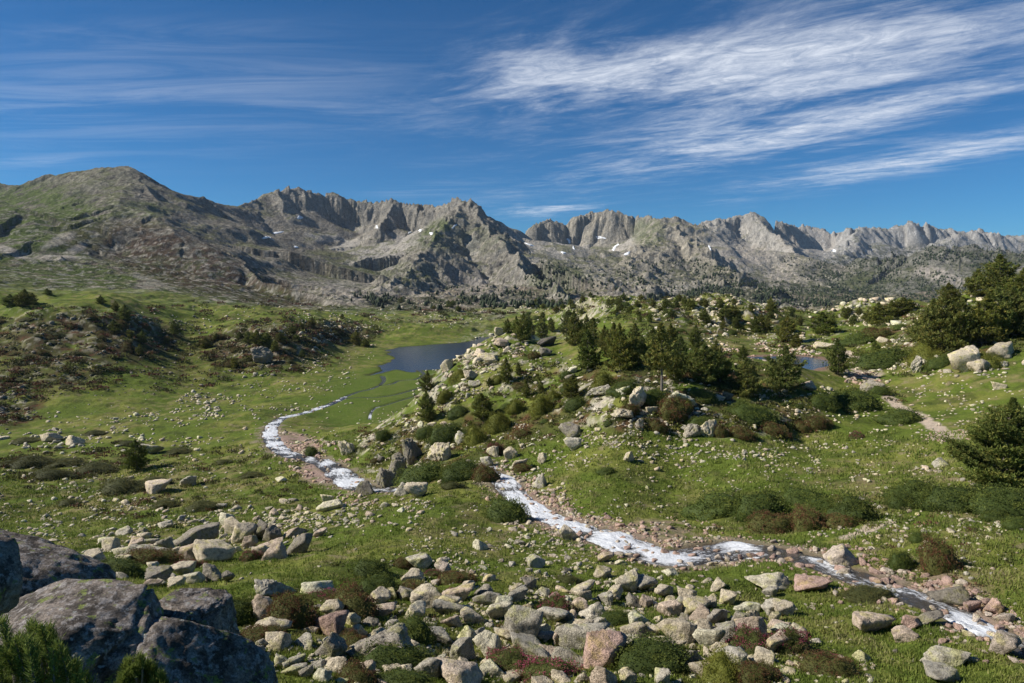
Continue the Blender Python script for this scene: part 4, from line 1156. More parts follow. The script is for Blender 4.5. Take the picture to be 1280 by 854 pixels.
# --- scattered stones: (cx, cy, rx, ry, angle, number, smallest px, largest px, kind)
FIELDS = [
 (600,440,50,16,-22,60,7,18,'pale'),(570,478,34,22,-25,50,6,16,'pale'),(795,505,30,14,0,26,8,20,'pale'),(740,480,34,12,30,22,7,16,'pale'),(545,540,40,26,-20,30,7,16,'pale'),(520,575,40,20,0,24,7,18,'dark'),(850,510,50,16,0,30,7,16,'pale'),(1185,450,70,14,0,40,7,18,'pale'),(1240,395,50,20,0,40,6,14,'pale'),(900,390,80,18,0,60,5,13,'pale'),(1080,388,60,14,0,50,5,14,'pale'),
 (640,800,330,48,0,2600,5,32,'pale'),(700,790,270,52,0,330,14,38,'pale'),(520,800,180,44,0,120,14,36,'pale'),(860,805,140,40,0,120,14,34,'pale'),(600,830,300,30,0,150,14,38,'pale'),(250,680,110,26,0,60,12,34,'pale'),(190,715,80,20,0,60,12,28,'pale'),(700,735,180,40,8,110,9,22,'pale'),(660,640,50,26,30,40,9,18,'pink'),(760,670,60,20,20,30,9,18,'pink'),(1200,750,60,20,26,40,9,20,'pink'),(370,650,110,22,-8,60,8,18,'pale'),(760,770,210,45,0,420,4,22,'pale'),(560,790,150,40,0,420,5,24,'pale'),(880,820,140,36,0,330,5,24,'pale'),(1000,840,90,20,0,150,5,22,'pale'),
 (360,835,110,26,0,260,6,26,'pale'),(700,725,160,34,10,560,3,16,'pale'),(600,700,110,30,0,170,2.5,9,'pale'),(560,650,60,22,0,90,2.5,10,'pale'),
 (690,640,62,26,30,520,3,12,'pink'),(770,672,70,20,22,330,3,13,'pink'),(660,600,46,18,30,150,3,14,'pale'),(840,668,60,18,0,170,3,12,'pink'),(640,640,26,16,30,90,3,12,'pale'),(700,690,60,22,28,200,3,14,'pale'),
 (1120,715,70,14,24,190,3,13,'pink'),(1215,755,60,18,26,260,3,15,'pink'),(1060,700,40,10,15,60,3,14,'pink'),(1180,745,50,16,30,130,3,14,'pink'),(1250,780,40,16,30,90,3,12,'pink'),
 (1000,745,160,34,0,130,3,13,'pale'),(1130,800,150,30,0,70,3,16,'pale'),(1230,680,70,40,0,170,2.5,10,'pale'),(1130,660,110,26,0,240,2.5,9,'pale'),
 (1050,590,200,34,0,230,2,8,'pale'),(1200,600,90,16,0,90,3,12,'pale'),(950,590,130,20,0,120,2,9,'pale'),(860,560,120,16,0,240,2.5,9,'pale'),(830,545,90,14,0,180,3,11,'pale'),
 (760,620,100,34,0,90,2,8,'pale'),(1100,520,150,34,0,240,2,7,'pale'),(1210,490,80,34,0,60,2,8,'pale'),(1000,500,60,16,0,140,2,8,'pale'),
 (660,560,80,30,0,230,2.5,10,'pale'),(760,540,80,22,0,200,2.5,10,'pale'),(800,500,90,28,0,260,2.5,11,'pale'),(900,510,90,26,0,230,2.5,10,'pale'),
 (600,445,55,20,-20,260,3,14,'pale'),(565,480,46,30,-25,260,2.5,11,'pale'),(540,530,50,34,-20,170,2.5,10,'pale'),(660,470,70,30,0,180,2,9,'pale'),(500,560,60,26,0,130,3,12,'pale'),
 (460,540,50,18,-10,60,2,7,'pale'),(390,560,46,12,14,330,2.5,7,'pink'),(395,585,34,16,20,240,3,11,'pink'),(450,622,50,10,0,120,3,12,'pink'),
 (420,650,110,18,-8,420,3,12,'pale'),(350,650,70,16,0,220,3,13,'pale'),(300,660,70,26,0,190,3,16,'pale'),(230,680,90,22,0,330,3,16,'pale'),(150,670,130,26,0,330,2.5,12,'pale'),
 (230,640,120,16,0,140,2.5,10,'pale'),(90,640,110,28,0,190,2.5,9,'pale'),(60,600,90,16,0,90,2.5,9,'pale'),(250,580,160,30,0,220,2,8,'pale'),(80,552,100,14,0,190,2.5,11,'pale'),
 (200,525,90,10,-6,130,2,9,'pale'),(255,505,36,14,0,110,2,8,'pale'),(340,505,70,10,0,60,2,7,'pale'),(330,540,50,30,0,60,2,7,'dark'),
 (250,470,90,26,0,260,1.6,6,'dark'),(100,470,110,26,0,260,1.6,6,'dark'),(120,420,120,26,0,420,1.6,7,'dark'),(330,440,70,26,0,320,1.6,9,'dark'),(370,470,70,20,0,200,1.6,6,'pale'),(410,415,56,12,0,170,1.6,7,'pale'),
 (15,510,30,26,0,120,2,9,'dark'),(490,400,120,12,0,230,1.4,5,'pale'),(430,440,40,14,0,60,1.4,5,'pale'),(300,400,120,20,0,180,1.4,5,'pale'),(560,385,80,10,0,120,1.4,5,'pale'),
 (740,385,90,18,0,330,1.6,7,'pale'),(900,390,80,20,0,420,2,11,'pale'),(870,425,70,16,0,150,2,9,'pale'),(960,440,60,10,0,190,2,8,'pink'),(1080,388,66,18,0,360,2,12,'pale'),(1000,425,90,16,0,190,2,8,'pale'),
 (1180,440,80,20,0,260,2.5,13,'pale'),(1150,400,70,20,0,160,2.5,11,'pale'),(1240,385,70,26,0,190,2.5,13,'pale'),(1110,460,60,16,0,170,2.5,11,'pale'),(1230,460,60,12,0,80,3,12,'pale'),
 (1085,475,26,8,0,110,2,8,'pink'),(1190,545,26,7,0,90,2,7,'pink'),(740,680,110,20,12,160,3,12,'pale'),(940,700,90,10,0,60,3,10,'pink'),(640,700,640,170,0,800,1.8,7,'pale'),(300,560,330,60,0,420,1.6,6,'pale'),(1000,560,330,100,0,500,1.6,6,'pale'),
]
LV = [[rock_shape(500 + i, s, p=20, npl=11, rough=0)[0] for i in range(14)] for s in (1, 2)]
LV.append([rock_shape(560 + i, 3, p=22, npl=12, rough=.04)[0] for i in range(10)])
LF = [ICO[1][1], ICO[2][1], ICO[3][1]]
cand = []
for fi, (cx0, cy0, rx0, ry0, an, num, s0, s1, kd) in enumerate(FIELDS):
    r_ = np.random.default_rng(9000 + fi)
    num = int(num * (2.0 if s1 <= 9 else (1.5 if s1 <= 16 else 1.2)) * (.5 if kd == 'dark' else 1))
    th = r_.uniform(0, 2 * np.pi, num); rd = np.sqrt(r_.random(num)) * 1.15
    u = rx0 * rd * np.cos(th); v = ry0 * rd * np.sin(th); a_ = math.radians(an)
    qx = cx0 + u * math.cos(a_) - v * math.sin(a_); qy = cy0 + u * math.sin(a_) + v * math.cos(a_)
    # stones gather in clumps
    cl_n = fbm(qx / 38, qy / 16, 3, 600)
    keep = (cl_n * 1.5 + r_.uniform(-.35, .50, num) > 0) & (qx > -110) & (qx < 1390) & (qy < 868)
    qx, qy = qx[keep], qy[keep]
    sz = s0 * (1 - r_.random(len(qx)) * (1 - (s0 / s1) ** 1.7)) ** (-1 / 1.7)
    h, ok = hit(qx, qy)
    for k in range(len(qx)):
        if ok[k] and np.hypot(*h[k, :2]) < 900: cand.append((qx[k], qy[k], sz[k], *h[k], fi, k))
for si, (nm, w) in enumerate(streams[:2]):
    r_ = np.random.default_rng(8800 + si)
    fi_ = next(i for i, q in enumerate(FIELDS) if q[8] == 'pink')
    for k in range(900 if nm == 'A' else 420):
        j = r_.integers(len(w) - 2); t_ = w[j + 1, :2] - w[j, :2]; t_ = t_ / (np.linalg.norm(t_) + 1e-9)
        o_ = (w[j, 3] * r_.uniform(.82, 1.15) + abs(r_.normal()) * .8) * (1 if r_.random() < .6 else -1)
        x_ = w[j, 0] - t_[1] * o_; y_ = w[j, 1] + t_[0] * o_; z_ = float(ground_z(x_, y_)[0])
        a_, b_ = project(x_, y_, z_); s_ = .16 * (1 - r_.random() * .93) ** (-1 / 2.0) * F_PX / math.hypot(x_, y_)
        s_ = min(s_, 17)
        if s_ > 2: cand.append((float(a_), float(b_), s_, x_, y_, z_, fi_, -1))
    for k in range(150 if nm == 'A' else 70):                       # and some standing in the current
        j = r_.integers(len(w) - 2); o_ = w[j, 3] * r_.uniform(-.8, .8); t_ = w[j + 1, :2] - w[j, :2]; t_ = t_ / (np.linalg.norm(t_) + 1e-9)
        x_ = w[j, 0] - t_[1] * o_; y_ = w[j, 1] + t_[0] * o_; a_, b_ = project(x_, y_, w[j, 2])
        cand.append((float(a_), float(b_), r_.uniform(.25, .7) * F_PX / math.hypot(x_, y_), x_, y_, w[j, 2] - .02, fi_, -2))
cand = np.array(cand)
# keep out of the water, and off the hand-placed boulders
dw = np.full(len(cand), 9.0)
for nm, w in streams:
    d_, ix = polydist(cand[:, 3], cand[:, 4], w[:, :2]); dw = np.minimum(dw, d_ - np.interp(ix, np.arange(len(w)), w[:, 3]))
out = dw < .1
rs = np.random.default_rng(5); stay = rs.random(len(cand)) < .10                      # a few boulders stand in the current
bad = out & ~stay & (cand[:, 7] > -1.5)
for poly in (LAKE, POND, TARN): bad |= inside(cand[:, 3], cand[:, 4], poly)
up = np.array(used_px)
for (a_, b_, w_, h_) in used_px:
    bad |= (np.abs(cand[:, 0] - a_) < w_ * .42) & (np.abs(cand[:, 1] - b_ - h_ * .12) < h_ * .42)
cand = cand[~bad]
cand = cand[np.argsort(-cand[:, 2])]
# thin out big ones which would sit inside each other
keepi = []
grid = {}
for i in range(len(cand)):
    a_, b_, s_ = cand[i, :3]
    if s_ > 7:
        clash = False
        for gx in range(int(a_ // 30) - 1, int(a_ // 30) + 2):
            for gy in range(int(b_ // 30) - 1, int(b_ // 30) + 2):
                for (a2, b2, s2) in grid.get((gx, gy), ()):
                    if abs(a_ - a2) < .37 * (s_ + s2) and abs(b_ - b2) < .22 * (s_ + s2): clash = True
        if clash: continue
        grid.setdefault((int(a_ // 30), int(b_ // 30)), []).append((a_, b_, s_))
    keepi.append(i)
cand = cand[keepi]
print('stones', len(cand), 'individual', n_ind, time.time() - T0)
N_INDIV = 296 - n_ind
KINDW = {'pale': 'pale boulder', 'pink': 'pinkish boulder', 'dark': 'grey boulder'}
for i in range(min(N_INDIV, len(cand))):
    a_, b_, s_, x_, y_, z_, fi, k_ = cand[i]
    kd = FIELDS[int(fi)][8]
    r_ = np.random.default_rng(20000 + i)
    o = place_boulder(a_, b_ - s_ * .2, s_, s_ * r_.uniform(.45, .85), 3000 + i * 13, kd, None, .3, 'boulder', 'granite boulders scattered through the valley')
    if o: rock_namer.add(o, a_, b_, s_, KINDW[kd], 13, 19)
rest = cand[N_INDIV:]
def scatter(rows, lvl, name):
    V_ = []; Fc = []; Cc = []; off = 0
    r_ = np.random.default_rng(77 + lvl)
    base_f = LF[lvl]
    for row in rows:
        a_, b_, s_, x_, y_, z_, fi, k_ = row
        m = math.sqrt(x_ * x_ + y_ * y_ + z_ * z_) / F_PX; w_ = s_ * m / 2
        sv = LV[lvl][r_.integers(len(LV[lvl]))]
        yaw = r_.uniform(0, 6.28); tl = r_.uniform(-.3, .3, 2)
        sc = np.array((w_, w_ * r_.uniform(.5, .95), w_ * r_.uniform(.28, .68)))
        q = sv * sc
        q = q @ np.array(Matrix.Rotation(tl[0], 3, 'X') @ Matrix.Rotation(tl[1], 3, 'Y')).T
        cth, sth = math.cos(yaw), math.sin(yaw)
        q = np.stack([q[:, 0] * cth - q[:, 1] * sth, q[:, 0] * sth + q[:, 1] * cth, q[:, 2]], 1)
        V_.append(q + (x_, y_, z_ + sc[2] * r_.uniform(.05, .5))); Fc.append(base_f + off); off += len(q)
        Cc.append(np.repeat(stone_tint(r_, FIELDS[int(fi)][8])[None], len(q), 0))
    me = mesh_np(name, np.concatenate(V_), np.concatenate(Fc), [loose_mat], lvl == 2, np.concatenate(Cc))
    return add_obj(name, me)
lv3 = rest[rest[:, 2] > 9]; lv2 = rest[(rest[:, 2] <= 9) & (rest[:, 2] > 4.5)]; lv1 = rest[rest[:, 2] <= 4.5]
print('levels', len(lv3), len(lv2), len(lv1))
parts_ = [scatter(a_, l_, 'rubble') for a_, l_ in ((lv3, 2), (lv2, 1), (lv1, 0)) if len(a_)]
# one object for all the uncountable small stones
bm = bmesh.new()
for o_ in parts_: bm.from_mesh(o_.data)
me = bpy.data.meshes.new('rubble'); bm.to_mesh(me); bm.free(); me.materials.append(loose_mat)
for o_ in parts_: bpy.data.objects.remove(o_)
o = add_obj('rubble', me)
tag(o, 'loose pale stones strewn over the turf and stream banks', 'stones', kind='stuff')
print('stones done', time.time() - T0)

# ------------------------------------------------------------------ foliage
def foliage_material(name, rough=.75, trans=.25):
    g, nt, b = new_mat(name); N = NT(nt)
    att = N.n('ShaderNodeAttribute', attribute_name='tint').outputs['Color']
    oc = N.n('ShaderNodeObjectInfo').outputs['Color']
    col = N.mix(1.0, att, oc, 'MULTIPLY')
    nt.links.new(col, b.inputs['Base Color']); b.inputs['Roughness'].default_value = rough; b.inputs['Specular IOR Level'].default_value = .25
    tr = N.n('ShaderNodeBsdfTranslucent'); nt.links.new(col, tr.inputs[0])
    mx = N.n('ShaderNodeMixShader'); mx.inputs[0].default_value = trans
    nt.links.new(b.outputs[0], mx.inputs[1]); nt.links.new(tr.outputs[0], mx.inputs[2])
    nt.links.new(mx.outputs[0], nt.nodes['Material Output'].inputs[0])
    return g
leaf_mat = foliage_material('needles_and_leaves')
bark, nt, b = new_mat('grey_bark'); N = NT(nt)
nt.links.new(N.mix(N.noise(N.coord(), 6, 5, .7), (.09, .075, .06), (.26, .23, .20)), b.inputs['Base Color'])
nt.links.new(N.bump(N.noise(N.coord(), 14, 5, .7), .8, .03), b.inputs['Normal'])

def tube(pts, radii, n=6):
    pts = np.array(pts); V_ = []; F_ = []
    for i, p in enumerate(pts):
        t = pts[min(i + 1, len(pts) - 1)] - pts[max(i - 1, 0)]; t = t / (np.linalg.norm(t) + 1e-9)
        a = np.cross(t, (0.3, 1, .1)); a /= np.linalg.norm(a); b2 = np.cross(t, a)
        for k in range(n):
            an = 2 * math.pi * k / n
            V_.append(p + radii[i] * (a * math.cos(an) + b2 * math.sin(an)))
    for i in range(len(pts) - 1):
        for k in range(n):
            a0 = i * n + k; b0 = i * n + (k + 1) % n
            F_.append((a0, b0, b0 + n)); F_.append((a0, b0 + n, a0 + n))
    return np.array(V_), np.array(F_)
def cat(lst):
    V_ = []; F_ = []; o_ = 0
    for v, f in lst:
        V_.append(v); F_.append(f + o_); o_ += len(v)
    return np.concatenate(V_), np.concatenate(F_)
def tufts(r_, P_, D_, L, wd, nb, spread=.75):
    """needle tufts: nb narrow blades fanning out from each point P_ along D_"""
    n_ = len(P_)
    P2 = np.repeat(P_, nb, 0); D2 = np.repeat(D_, nb, 0)
    d = D2 + r_.normal(size=D2.shape) * spread; d /= np.linalg.norm(d, axis=1, keepdims=True)
    s = np.cross(d, r_.normal(size=d.shape)); s /= np.linalg.norm(s, axis=1, keepdims=True) + 1e-9
    Ls = L * r_.uniform(.6, 1.2, (len(P2), 1)); P2 = P2 + r_.normal(size=P2.shape) * L * .18
    v = np.stack([P2 - s * wd, P2 + s * wd, P2 + d * Ls + s * wd * .35, P2 + d * Ls - s * wd * .35], 1).reshape(-1, 3)
    f = np.arange(len(P2) * 4).reshape(-1, 4)
    return v, f
def make_pine(seed, ntuft=900, slim=1.0, bare=.06, open_=0.0, nb=6):
    """unit pine: height 1, crown radius about .3*slim"""
    r_ = np.random.default_rng(seed)
    lean = r_.uniform(-.05, .05, 2)
    def axis(t): return np.array((lean[0] * t * t, lean[1] * t * t, t))
    wood = [tube([axis(t) for t in np.linspace(-.03, .93, 8)], [.022 * (1 - .85 * t) for t in np.linspace(0, 1, 8)], 7)]
    nl = 46; PT = []; DT = []; CT = []
    lob = r_.uniform(0, 6.28, 3)
    for i in range(nl):
        t = bare + (1 - bare - .03) * (i + r_.random()) / nl
        an = i * 2.399 + r_.uniform(-.5, .5)
        prof = (math.sin(math.pi * min(1, (t * .86 + .20))) ** .75) * (1.02 - .45 * t)
        rad_ = .30 * slim * prof * r_.uniform(.62, 1.18) * (1 + .18 * math.sin(an * 2 + lob[0]) + .1 * math.sin(an * 3 + lob[1]))
        if r_.random() < open_: continue
        up = .25 + .5 * t
        p0 = axis(t * .97)
        ds = np.array((math.cos(an), math.sin(an), 0))
        curve = [p0 + ds * rad_ * q + np.array((0, 0, rad_ * up * q * q - .02 * q)) for q in (0, .35, .7, 1)]
        wood.append(tube(curve, [.007, .005, .0035, .0015], 4))
        k = max(4, int(ntuft / nl * (rad_ / .2) ** 1.3))
        q = r_.uniform(.22, 1.04, k) ** .8
        base_ = p0 + ds[None] * (rad_ * q)[:, None] + np.stack([0 * q, 0 * q, rad_ * up * q * q], 1)
        sd = np.array((-ds[1], ds[0], 0))
        wdt = .24 * rad_ * (1.15 - q * .5) + .02
        base_ = base_ + sd[None] * (r_.normal(size=k) * wdt)[:, None] + np.stack([0 * q, 0 * q, r_.normal(size=k) * .018 + .01], 1)
        PT.append(base_); dd = ds[None] * .55 + np.array((0, 0, .8)) + 0 * base_; DT.append(dd)
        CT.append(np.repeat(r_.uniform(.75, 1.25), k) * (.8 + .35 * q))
    # leader and top
    k = int(ntuft * .06); q = r_.random(k)
    PT.append(np.stack([lean[0] + r_.normal(size=k) * .03 * (1.1 - q), lean[1] + r_.normal(size=k) * .03 * (1.1 - q), .84 + .15 * q], 1)); DT.append(np.tile((0, 0, 1.0), (k, 1))); CT.append(np.ones(k))
    PT = np.concatenate(PT); DT = np.concatenate(DT); CT = np.concatenate(CT)
    DT /= np.linalg.norm(DT, axis=1, keepdims=True)
    s_ = (900 / ntuft) ** .33
    v, f = tufts(r_, PT, DT, .052 * s_, .0085 * s_, nb)
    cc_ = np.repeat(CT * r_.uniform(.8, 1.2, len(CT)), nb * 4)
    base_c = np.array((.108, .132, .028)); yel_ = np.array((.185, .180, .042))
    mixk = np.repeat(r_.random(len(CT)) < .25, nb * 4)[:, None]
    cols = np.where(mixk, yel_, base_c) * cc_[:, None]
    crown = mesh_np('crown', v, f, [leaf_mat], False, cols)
    wv, wf = cat(wood); trunk = mesh_np('trunk', wv, wf, [bark], True)
    return trunk, crown
PINES = {'broad': [make_pine(10 + i, 1500, 1.25, .04) for i in range(4)], 'cone': [make_pine(20 + i, 1300, .85, .05) for i in range(4)], 'slim': [make_pine(30 + i, 900, .6, .08) for i in range(3)], 'open': [make_pine(40 + i, 1100, .95, .34, .15) for i in range(2)], 'large': [make_pine(50, 7500, 1.5, .02, 0, 7)]}
TREES = [ # base px, base py, height, width, label
 (634,418,19,12,None),(654,428,36,22,'dense pine leftmost of the knoll-top row above the lake'),(646,420,24,14,None),(661,412,18,12,None),(677,426,34,16,'narrow dark pine directly behind the overhanging rock'),(689,415,17,12,None),(665,420,16,10,None),(708,420,28,18,None),(719,432,42,28,'broad pine right of the overhanging dark rock'),(735,464,50,28,'tall dense pine standing forward on the knoll slope'),(742,435,36,16,None),(733,425,30,18,None),(756,438,30,18,None),(775,465,58,36,'wide leafy pine in the middle of the knoll grove'),(766,450,44,24,None),(790,460,44,26,None),(794,438,32,18,None),(803,455,34,20,None),(827,492,84,44,'tall pine with a bare grey trunk in front of the grove'),(815,440,30,20,None),(838,446,40,24,None),(850,463,40,22,None),(843,476,34,26,None),(869,438,30,18,None),(881,478,46,36,'bushy pine right of the bare-trunked pine'),(900,478,38,28,None),(893,462,34,22,None),(870,470,38,24,None),(934,495,44,34,'rounded bluish green pine between grove and solitary pine'),(979,490,52,42,'solitary round pine on the meadow edge'),(928,450,16,14,None),(995,436,16,16,None),(800,404,10,5,None),(812,404,12,8,None),(944,417,20,16,None),(958,417,20,12,None),(983,428,30,22,'dense pine beside the brown pond'),(920,411,14,12,None),(963,392,18,12,None),(915,398,14,20,None),(880,402,14,16,None),(839,399,12,10,None),(906,402,18,18,None),(951,408,14,10,None),
 (633,480,32,16,'slim young pine on the sunny left slope of the knoll'),(648,470,16,9,None),(658,498,22,10,None),(676,490,14,8,None),(714,500,30,28,'squat pine on the bare middle slope of the knoll'),(534,529,38,26,'lower of the two pines above the gorge'),(534,491,26,18,'upper of the two pines above the gorge'),(604,525,32,30,'low wide pine halfway down the knoll slope'),(588,536,10,8,None),(612,484,11,9,None),
 (1047,469,40,26,'conical pine standing by the footpath'),(1029,420,26,34,'wide bushy pine right of the pond'),(1094,447,18,14,None),
 (1175,442,62,50,'tallest pine of the right-hand grove'),(1160,434,50,40,'broad pine at the left end of the right-hand grove'),(1197,440,55,36,None),(1227,432,52,40,None),(1246,424,50,36,None),(1265,420,48,36,None),(1280,418,42,30,None),(1300,424,50,36,None),(1186,384,24,26,None),(1250,372,42,42,'great dome-shaped pine on top of the right hill'),(1221,372,28,26,None),(1276,382,36,26,None),(1298,372,34,30,None),(1126,396,20,30,None),(1115,398,18,18,None),(1100,407,24,32,None),(1137,391,14,16,None),(1084,402,12,14,None),(1075,370,8,14,None),(1066,407,12,12,None),(1055,398,12,10,None),(1146,428,20,18,None),(1125,526,12,11,None),
 (1252,613,92,84,'big spreading pine at the right edge of the meadow'),
 (171,588,32,28,'lone bushy pine in the left valley meadow'),(30,384,17,20,'round pine on the left skyline of the hill'),(12,384,12,20,None),(40,382,12,14,None),(156,404,19,16,'largest pine on the left hill crest'),(144,389,10,10,None),(144,418,15,14,None),(178,430,14,12,None),(175,446,13,9,None),(219,420,16,14,'single round pine on the grassy saddle at left'),(126,381,9,10,None),(163,424,10,9,None),(258,437,13,14,None),(310,431,15,12,None),(322,432,17,18,None),(334,436,18,16,None),(344,440,13,12,None),(365,420,12,12,None),(390,409,10,12,None),(377,413,9,8,None),(293,461,12,10,None),(378,448,10,8,None),(60,370,7,9,None),(445,432,18,15,'large round pine at the right end of the heather hillock'),(457,435,10,12,None),(428,400,7,7,None),(300,426,10,10,None),(351,428,12,12,None),(370,428,9,9,None),(208,432,7,7,None),(270,426,8,7,None),
]
r_ = np.random.default_rng(99)
for (a_, b_, rx_, ry_, num) in [(700,380,70,8,10),(760,392,70,7,12),(860,388,60,9,12),(930,398,60,14,10),(1010,405,40,10,8),(1100,388,40,10,7),(1170,405,40,12,8),(1255,398,40,12,8),(560,384,70,6,7),(820,380,60,5,12)]:
    for k in range(num):
        TREES.append((a_ + r_.uniform(-1, 1) * rx_, b_ + r_.uniform(-1, 1) * ry_, r_.uniform(5, 10) * (1.3 if a_ > 850 else 1), 8, None))
def place_pine(i, px, py, h, w, lab):
    p, ok = hit(px, py - 1)
    if not ok[0] or np.hypot(*p[0][:2]) > 1300: return
    p = p[0]; d = np.linalg.norm(p); m = d / F_PX
    H = h * m * 1.03
    ratio = w / h
    kind = 'large' if h > 90 else ('open' if h > 80 else ('slim' if ratio < .5 else ('cone' if ratio < .58 else 'broad')))
    unit = {'large': .86, 'open': .56, 'slim': .36, 'cone': .5, 'broad': .74}[kind]
    tr, cr0 = PINES[kind][i % len(PINES[kind])]
    e = bpy.data.objects.new('pine_tree', None); COL.objects.link(e); e.empty_display_size = .3
    e.location = (p[0], p[1], p[2] - .03 * H); r2 = np.random.default_rng(400 + i)
    e.rotation_euler = (0, 0, r2.uniform(0, 6.28)); sxy = H * max(.6, min(1.9, ratio / unit)); e.scale = (sxy, sxy, H)
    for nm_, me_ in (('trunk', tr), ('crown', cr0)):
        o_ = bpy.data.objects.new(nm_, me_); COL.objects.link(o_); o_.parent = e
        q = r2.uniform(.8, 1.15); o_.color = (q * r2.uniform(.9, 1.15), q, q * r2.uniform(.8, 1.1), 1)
    tag(e, lab, 'pine tree', None if lab else 'mountain pines on the knolls and slopes')
    if not lab: tree_namer.add(e, px, py - h * .4, h, 'dark green pine' if kind != 'slim' else 'slender pine', 14, 30)
for i, t_ in enumerate(TREES): place_pine(i, *t_)
print('trees', len(TREES), time.time() - T0)

# far woods: a mass of dark little crowns on the mountain feet
FWOODS = [(1110,327,100,13,-8,900),(1230,322,60,12,0,500),(985,368,110,14,0,1500),(860,378,70,10,0,600),(905,352,60,16,20,350),(540,379,90,8,0,110),(470,374,30,7,0,70),(650,376,60,10,0,190),(1110,352,90,12,0,700),(690,345,30,16,0,150),(1190,372,60,12,0,450),(760,384,60,6,0,200),(600,370,60,12,0,90),(740,345,60,20,0,120),(840,345,60,20,0,200),(1040,330,60,12,0,150)]
V_ = []; r_ = np.random.default_rng(321)
tet = ICO[1][0]; tf = ICO[1][1]; Fc = []; Cc = []; off = 0
for (a_, b_, rx_, ry_, an, num) in FWOODS:
    th = r_.uniform(0, 6.28, num); rd = np.sqrt(r_.random(num)) * 1.15; an = math.radians(an)
    u = rx_ * rd * np.cos(th); v = ry_ * rd * np.sin(th)
    qx = a_ + u * math.cos(an) - v * math.sin(an); qy = b_ + u * math.sin(an) + v * math.cos(an)
    kp = fbm(qx / 22, qy / 9, 3, 700) + r_.uniform(-.15, .35, num) > 0
    h, ok = hit(qx[kp], qy[kp])
    for q in h[ok]:
        d = math.hypot(q[0], q[1])
        if d < 520: continue
        s_ = r_.uniform(2.2, 4.6); vv = tet * (1 + r_.uniform(-.35, .35, (len(tet), 1))) * (s_ * .55, s_ * .55, s_)
        vv[:, :2] *= np.clip(1.15 - .75 * (vv[:, 2:] / s_ + .3), .15, 1.4)
        V_.append(vv + q + (0, 0, s_ * .55)); Fc.append(tf + off); off += len(tet); Cc.append(np.repeat((np.array((.040, .056, .026)) * r_.uniform(.7, 1.4))[None], len(tet), 0))
me = mesh_np('far_woods', np.concatenate(V_), np.concatenate(Fc), [leaf_mat], False, np.concatenate(Cc))
tag(add_obj('far_woods', me), 'dark pine woods along the foot of the mountains', 'woods', kind='stuff')

# ------------------------------------------------------------------ shrubs
def dome_points(r_, n_, lumps):
    th = r_.uniform(0, 2 * np.pi, n_); z = r_.random(n_) ** .8
    s = np.sqrt(np.maximum(0, 1 - z * z)); p = np.stack([s * np.cos(th), s * np.sin(th), z], 1)
    return p
def lump_r(p, seed):
    return 1 + .36 * noise3(p, 1.3, seed, 2) + .22 * noise3(p, 4.0, seed + 3, 3)
def make_shrub(seed, kind, n_=2600, leaf=.055):
    r_ = np.random.default_rng(seed)
    v, f = ICO[3]; sel = v[:, 2] > -.35
    core = v * (lump_r(v, seed) * .90)[:, None]; core[:, 2] = np.maximum(core[:, 2], -.25)
    p = dome_points(r_, n_, 0); rr_ = lump_r(p, seed); pr = p * (rr_ * r_.uniform(.84, 1.10, n_))[:, None]
    d = p * .7 + np.array((0, 0, .6)); d /= np.linalg.norm(d, axis=1, keepdims=True)
    lv_, lf_ = tufts(r_, pr, d, leaf, leaf * .22, 3, .55)
    PAL = {'green': ((.070, .100, .020), (.165, .190, .036)), 'yellow': ((.170, .185, .030), (.235, .225, .042)), 'dark': ((.080, .088, .026), (.135, .125, .036)), 'red': ((.120, .125, .032), (.175, .115, .045)), 'pink': ((.100, .120, .028), (.150, .110, .048))}
    c0, c1 = [np.array(q) for q in PAL[kind]]
    pn = noise3(pr[:, :3], 2.2, seed + 20, 3)
    mixv = np.clip(.5 + pn * 1.4 + r_.uniform(-.3, .3, n_), 0, 1)[:, None]
    lc = (c0 * (1 - mixv) + c1 * mixv) * r_.uniform(.7, 1.3, (n_, 1))
    lc = np.repeat(lc, 12, 0)
    ff = np.concatenate([f[:, [0, 1, 2]], ])
    # core as quads with repeated corner avoided: keep two meshes in one by triangulating the blades
    lt = np.concatenate([lf_[:, [0, 1, 2]], lf_[:, [0, 2, 3]]])
    V2 = np.concatenate([core, lv_]); F2 = np.concatenate([ff, lt + len(core)])
    C2 = np.concatenate([np.tile(c0 * .8, (len(core), 1)), lc])
    fol = mesh_np('foliage', V2, F2, [leaf_mat], False, C2)
    blo = None
    if kind in ('red', 'pink'):
        nb_ = 1000 if kind == 'pink' else 800
        p = dome_points(r_, nb_ * 2, 0); nn_ = noise3(p, 2.4, seed + 31, 3) + r_.uniform(-.15, .15, nb_ * 2)
        p = p[np.argsort(-nn_)[:nb_]]; pr = p * (lump_r(p, seed) * r_.uniform(.98, 1.08, nb_))[:, None]
        bv, bf = tufts(r_, pr, p, leaf * (.55 if kind == 'pink' else .8), leaf * .26, 3, .8)
        cb = np.array((.46, .09, .17)) if kind == 'pink' else np.array((.190, .075, .045))
        bc = np.repeat(cb * r_.uniform(.5, 1.5, (nb_, 1)), 12, 0)
        blo = mesh_np('blossoms', bv, bf, [leaf_mat], False, bc)
    return fol, blo
SH = {k: [make_shrub(800 + 10 * j + i, k) for i in range(3)] for j, k in enumerate(('green', 'yellow', 'dark', 'red', 'pink'))}
KN = {'green': 'green juniper shrub', 'yellow': 'yellow-green rounded shrub', 'dark': 'dark heath cushion', 'red': 'red-tinged heath shrub', 'pink': 'pink flowering rhododendron shrub'}
shrub_i = 0
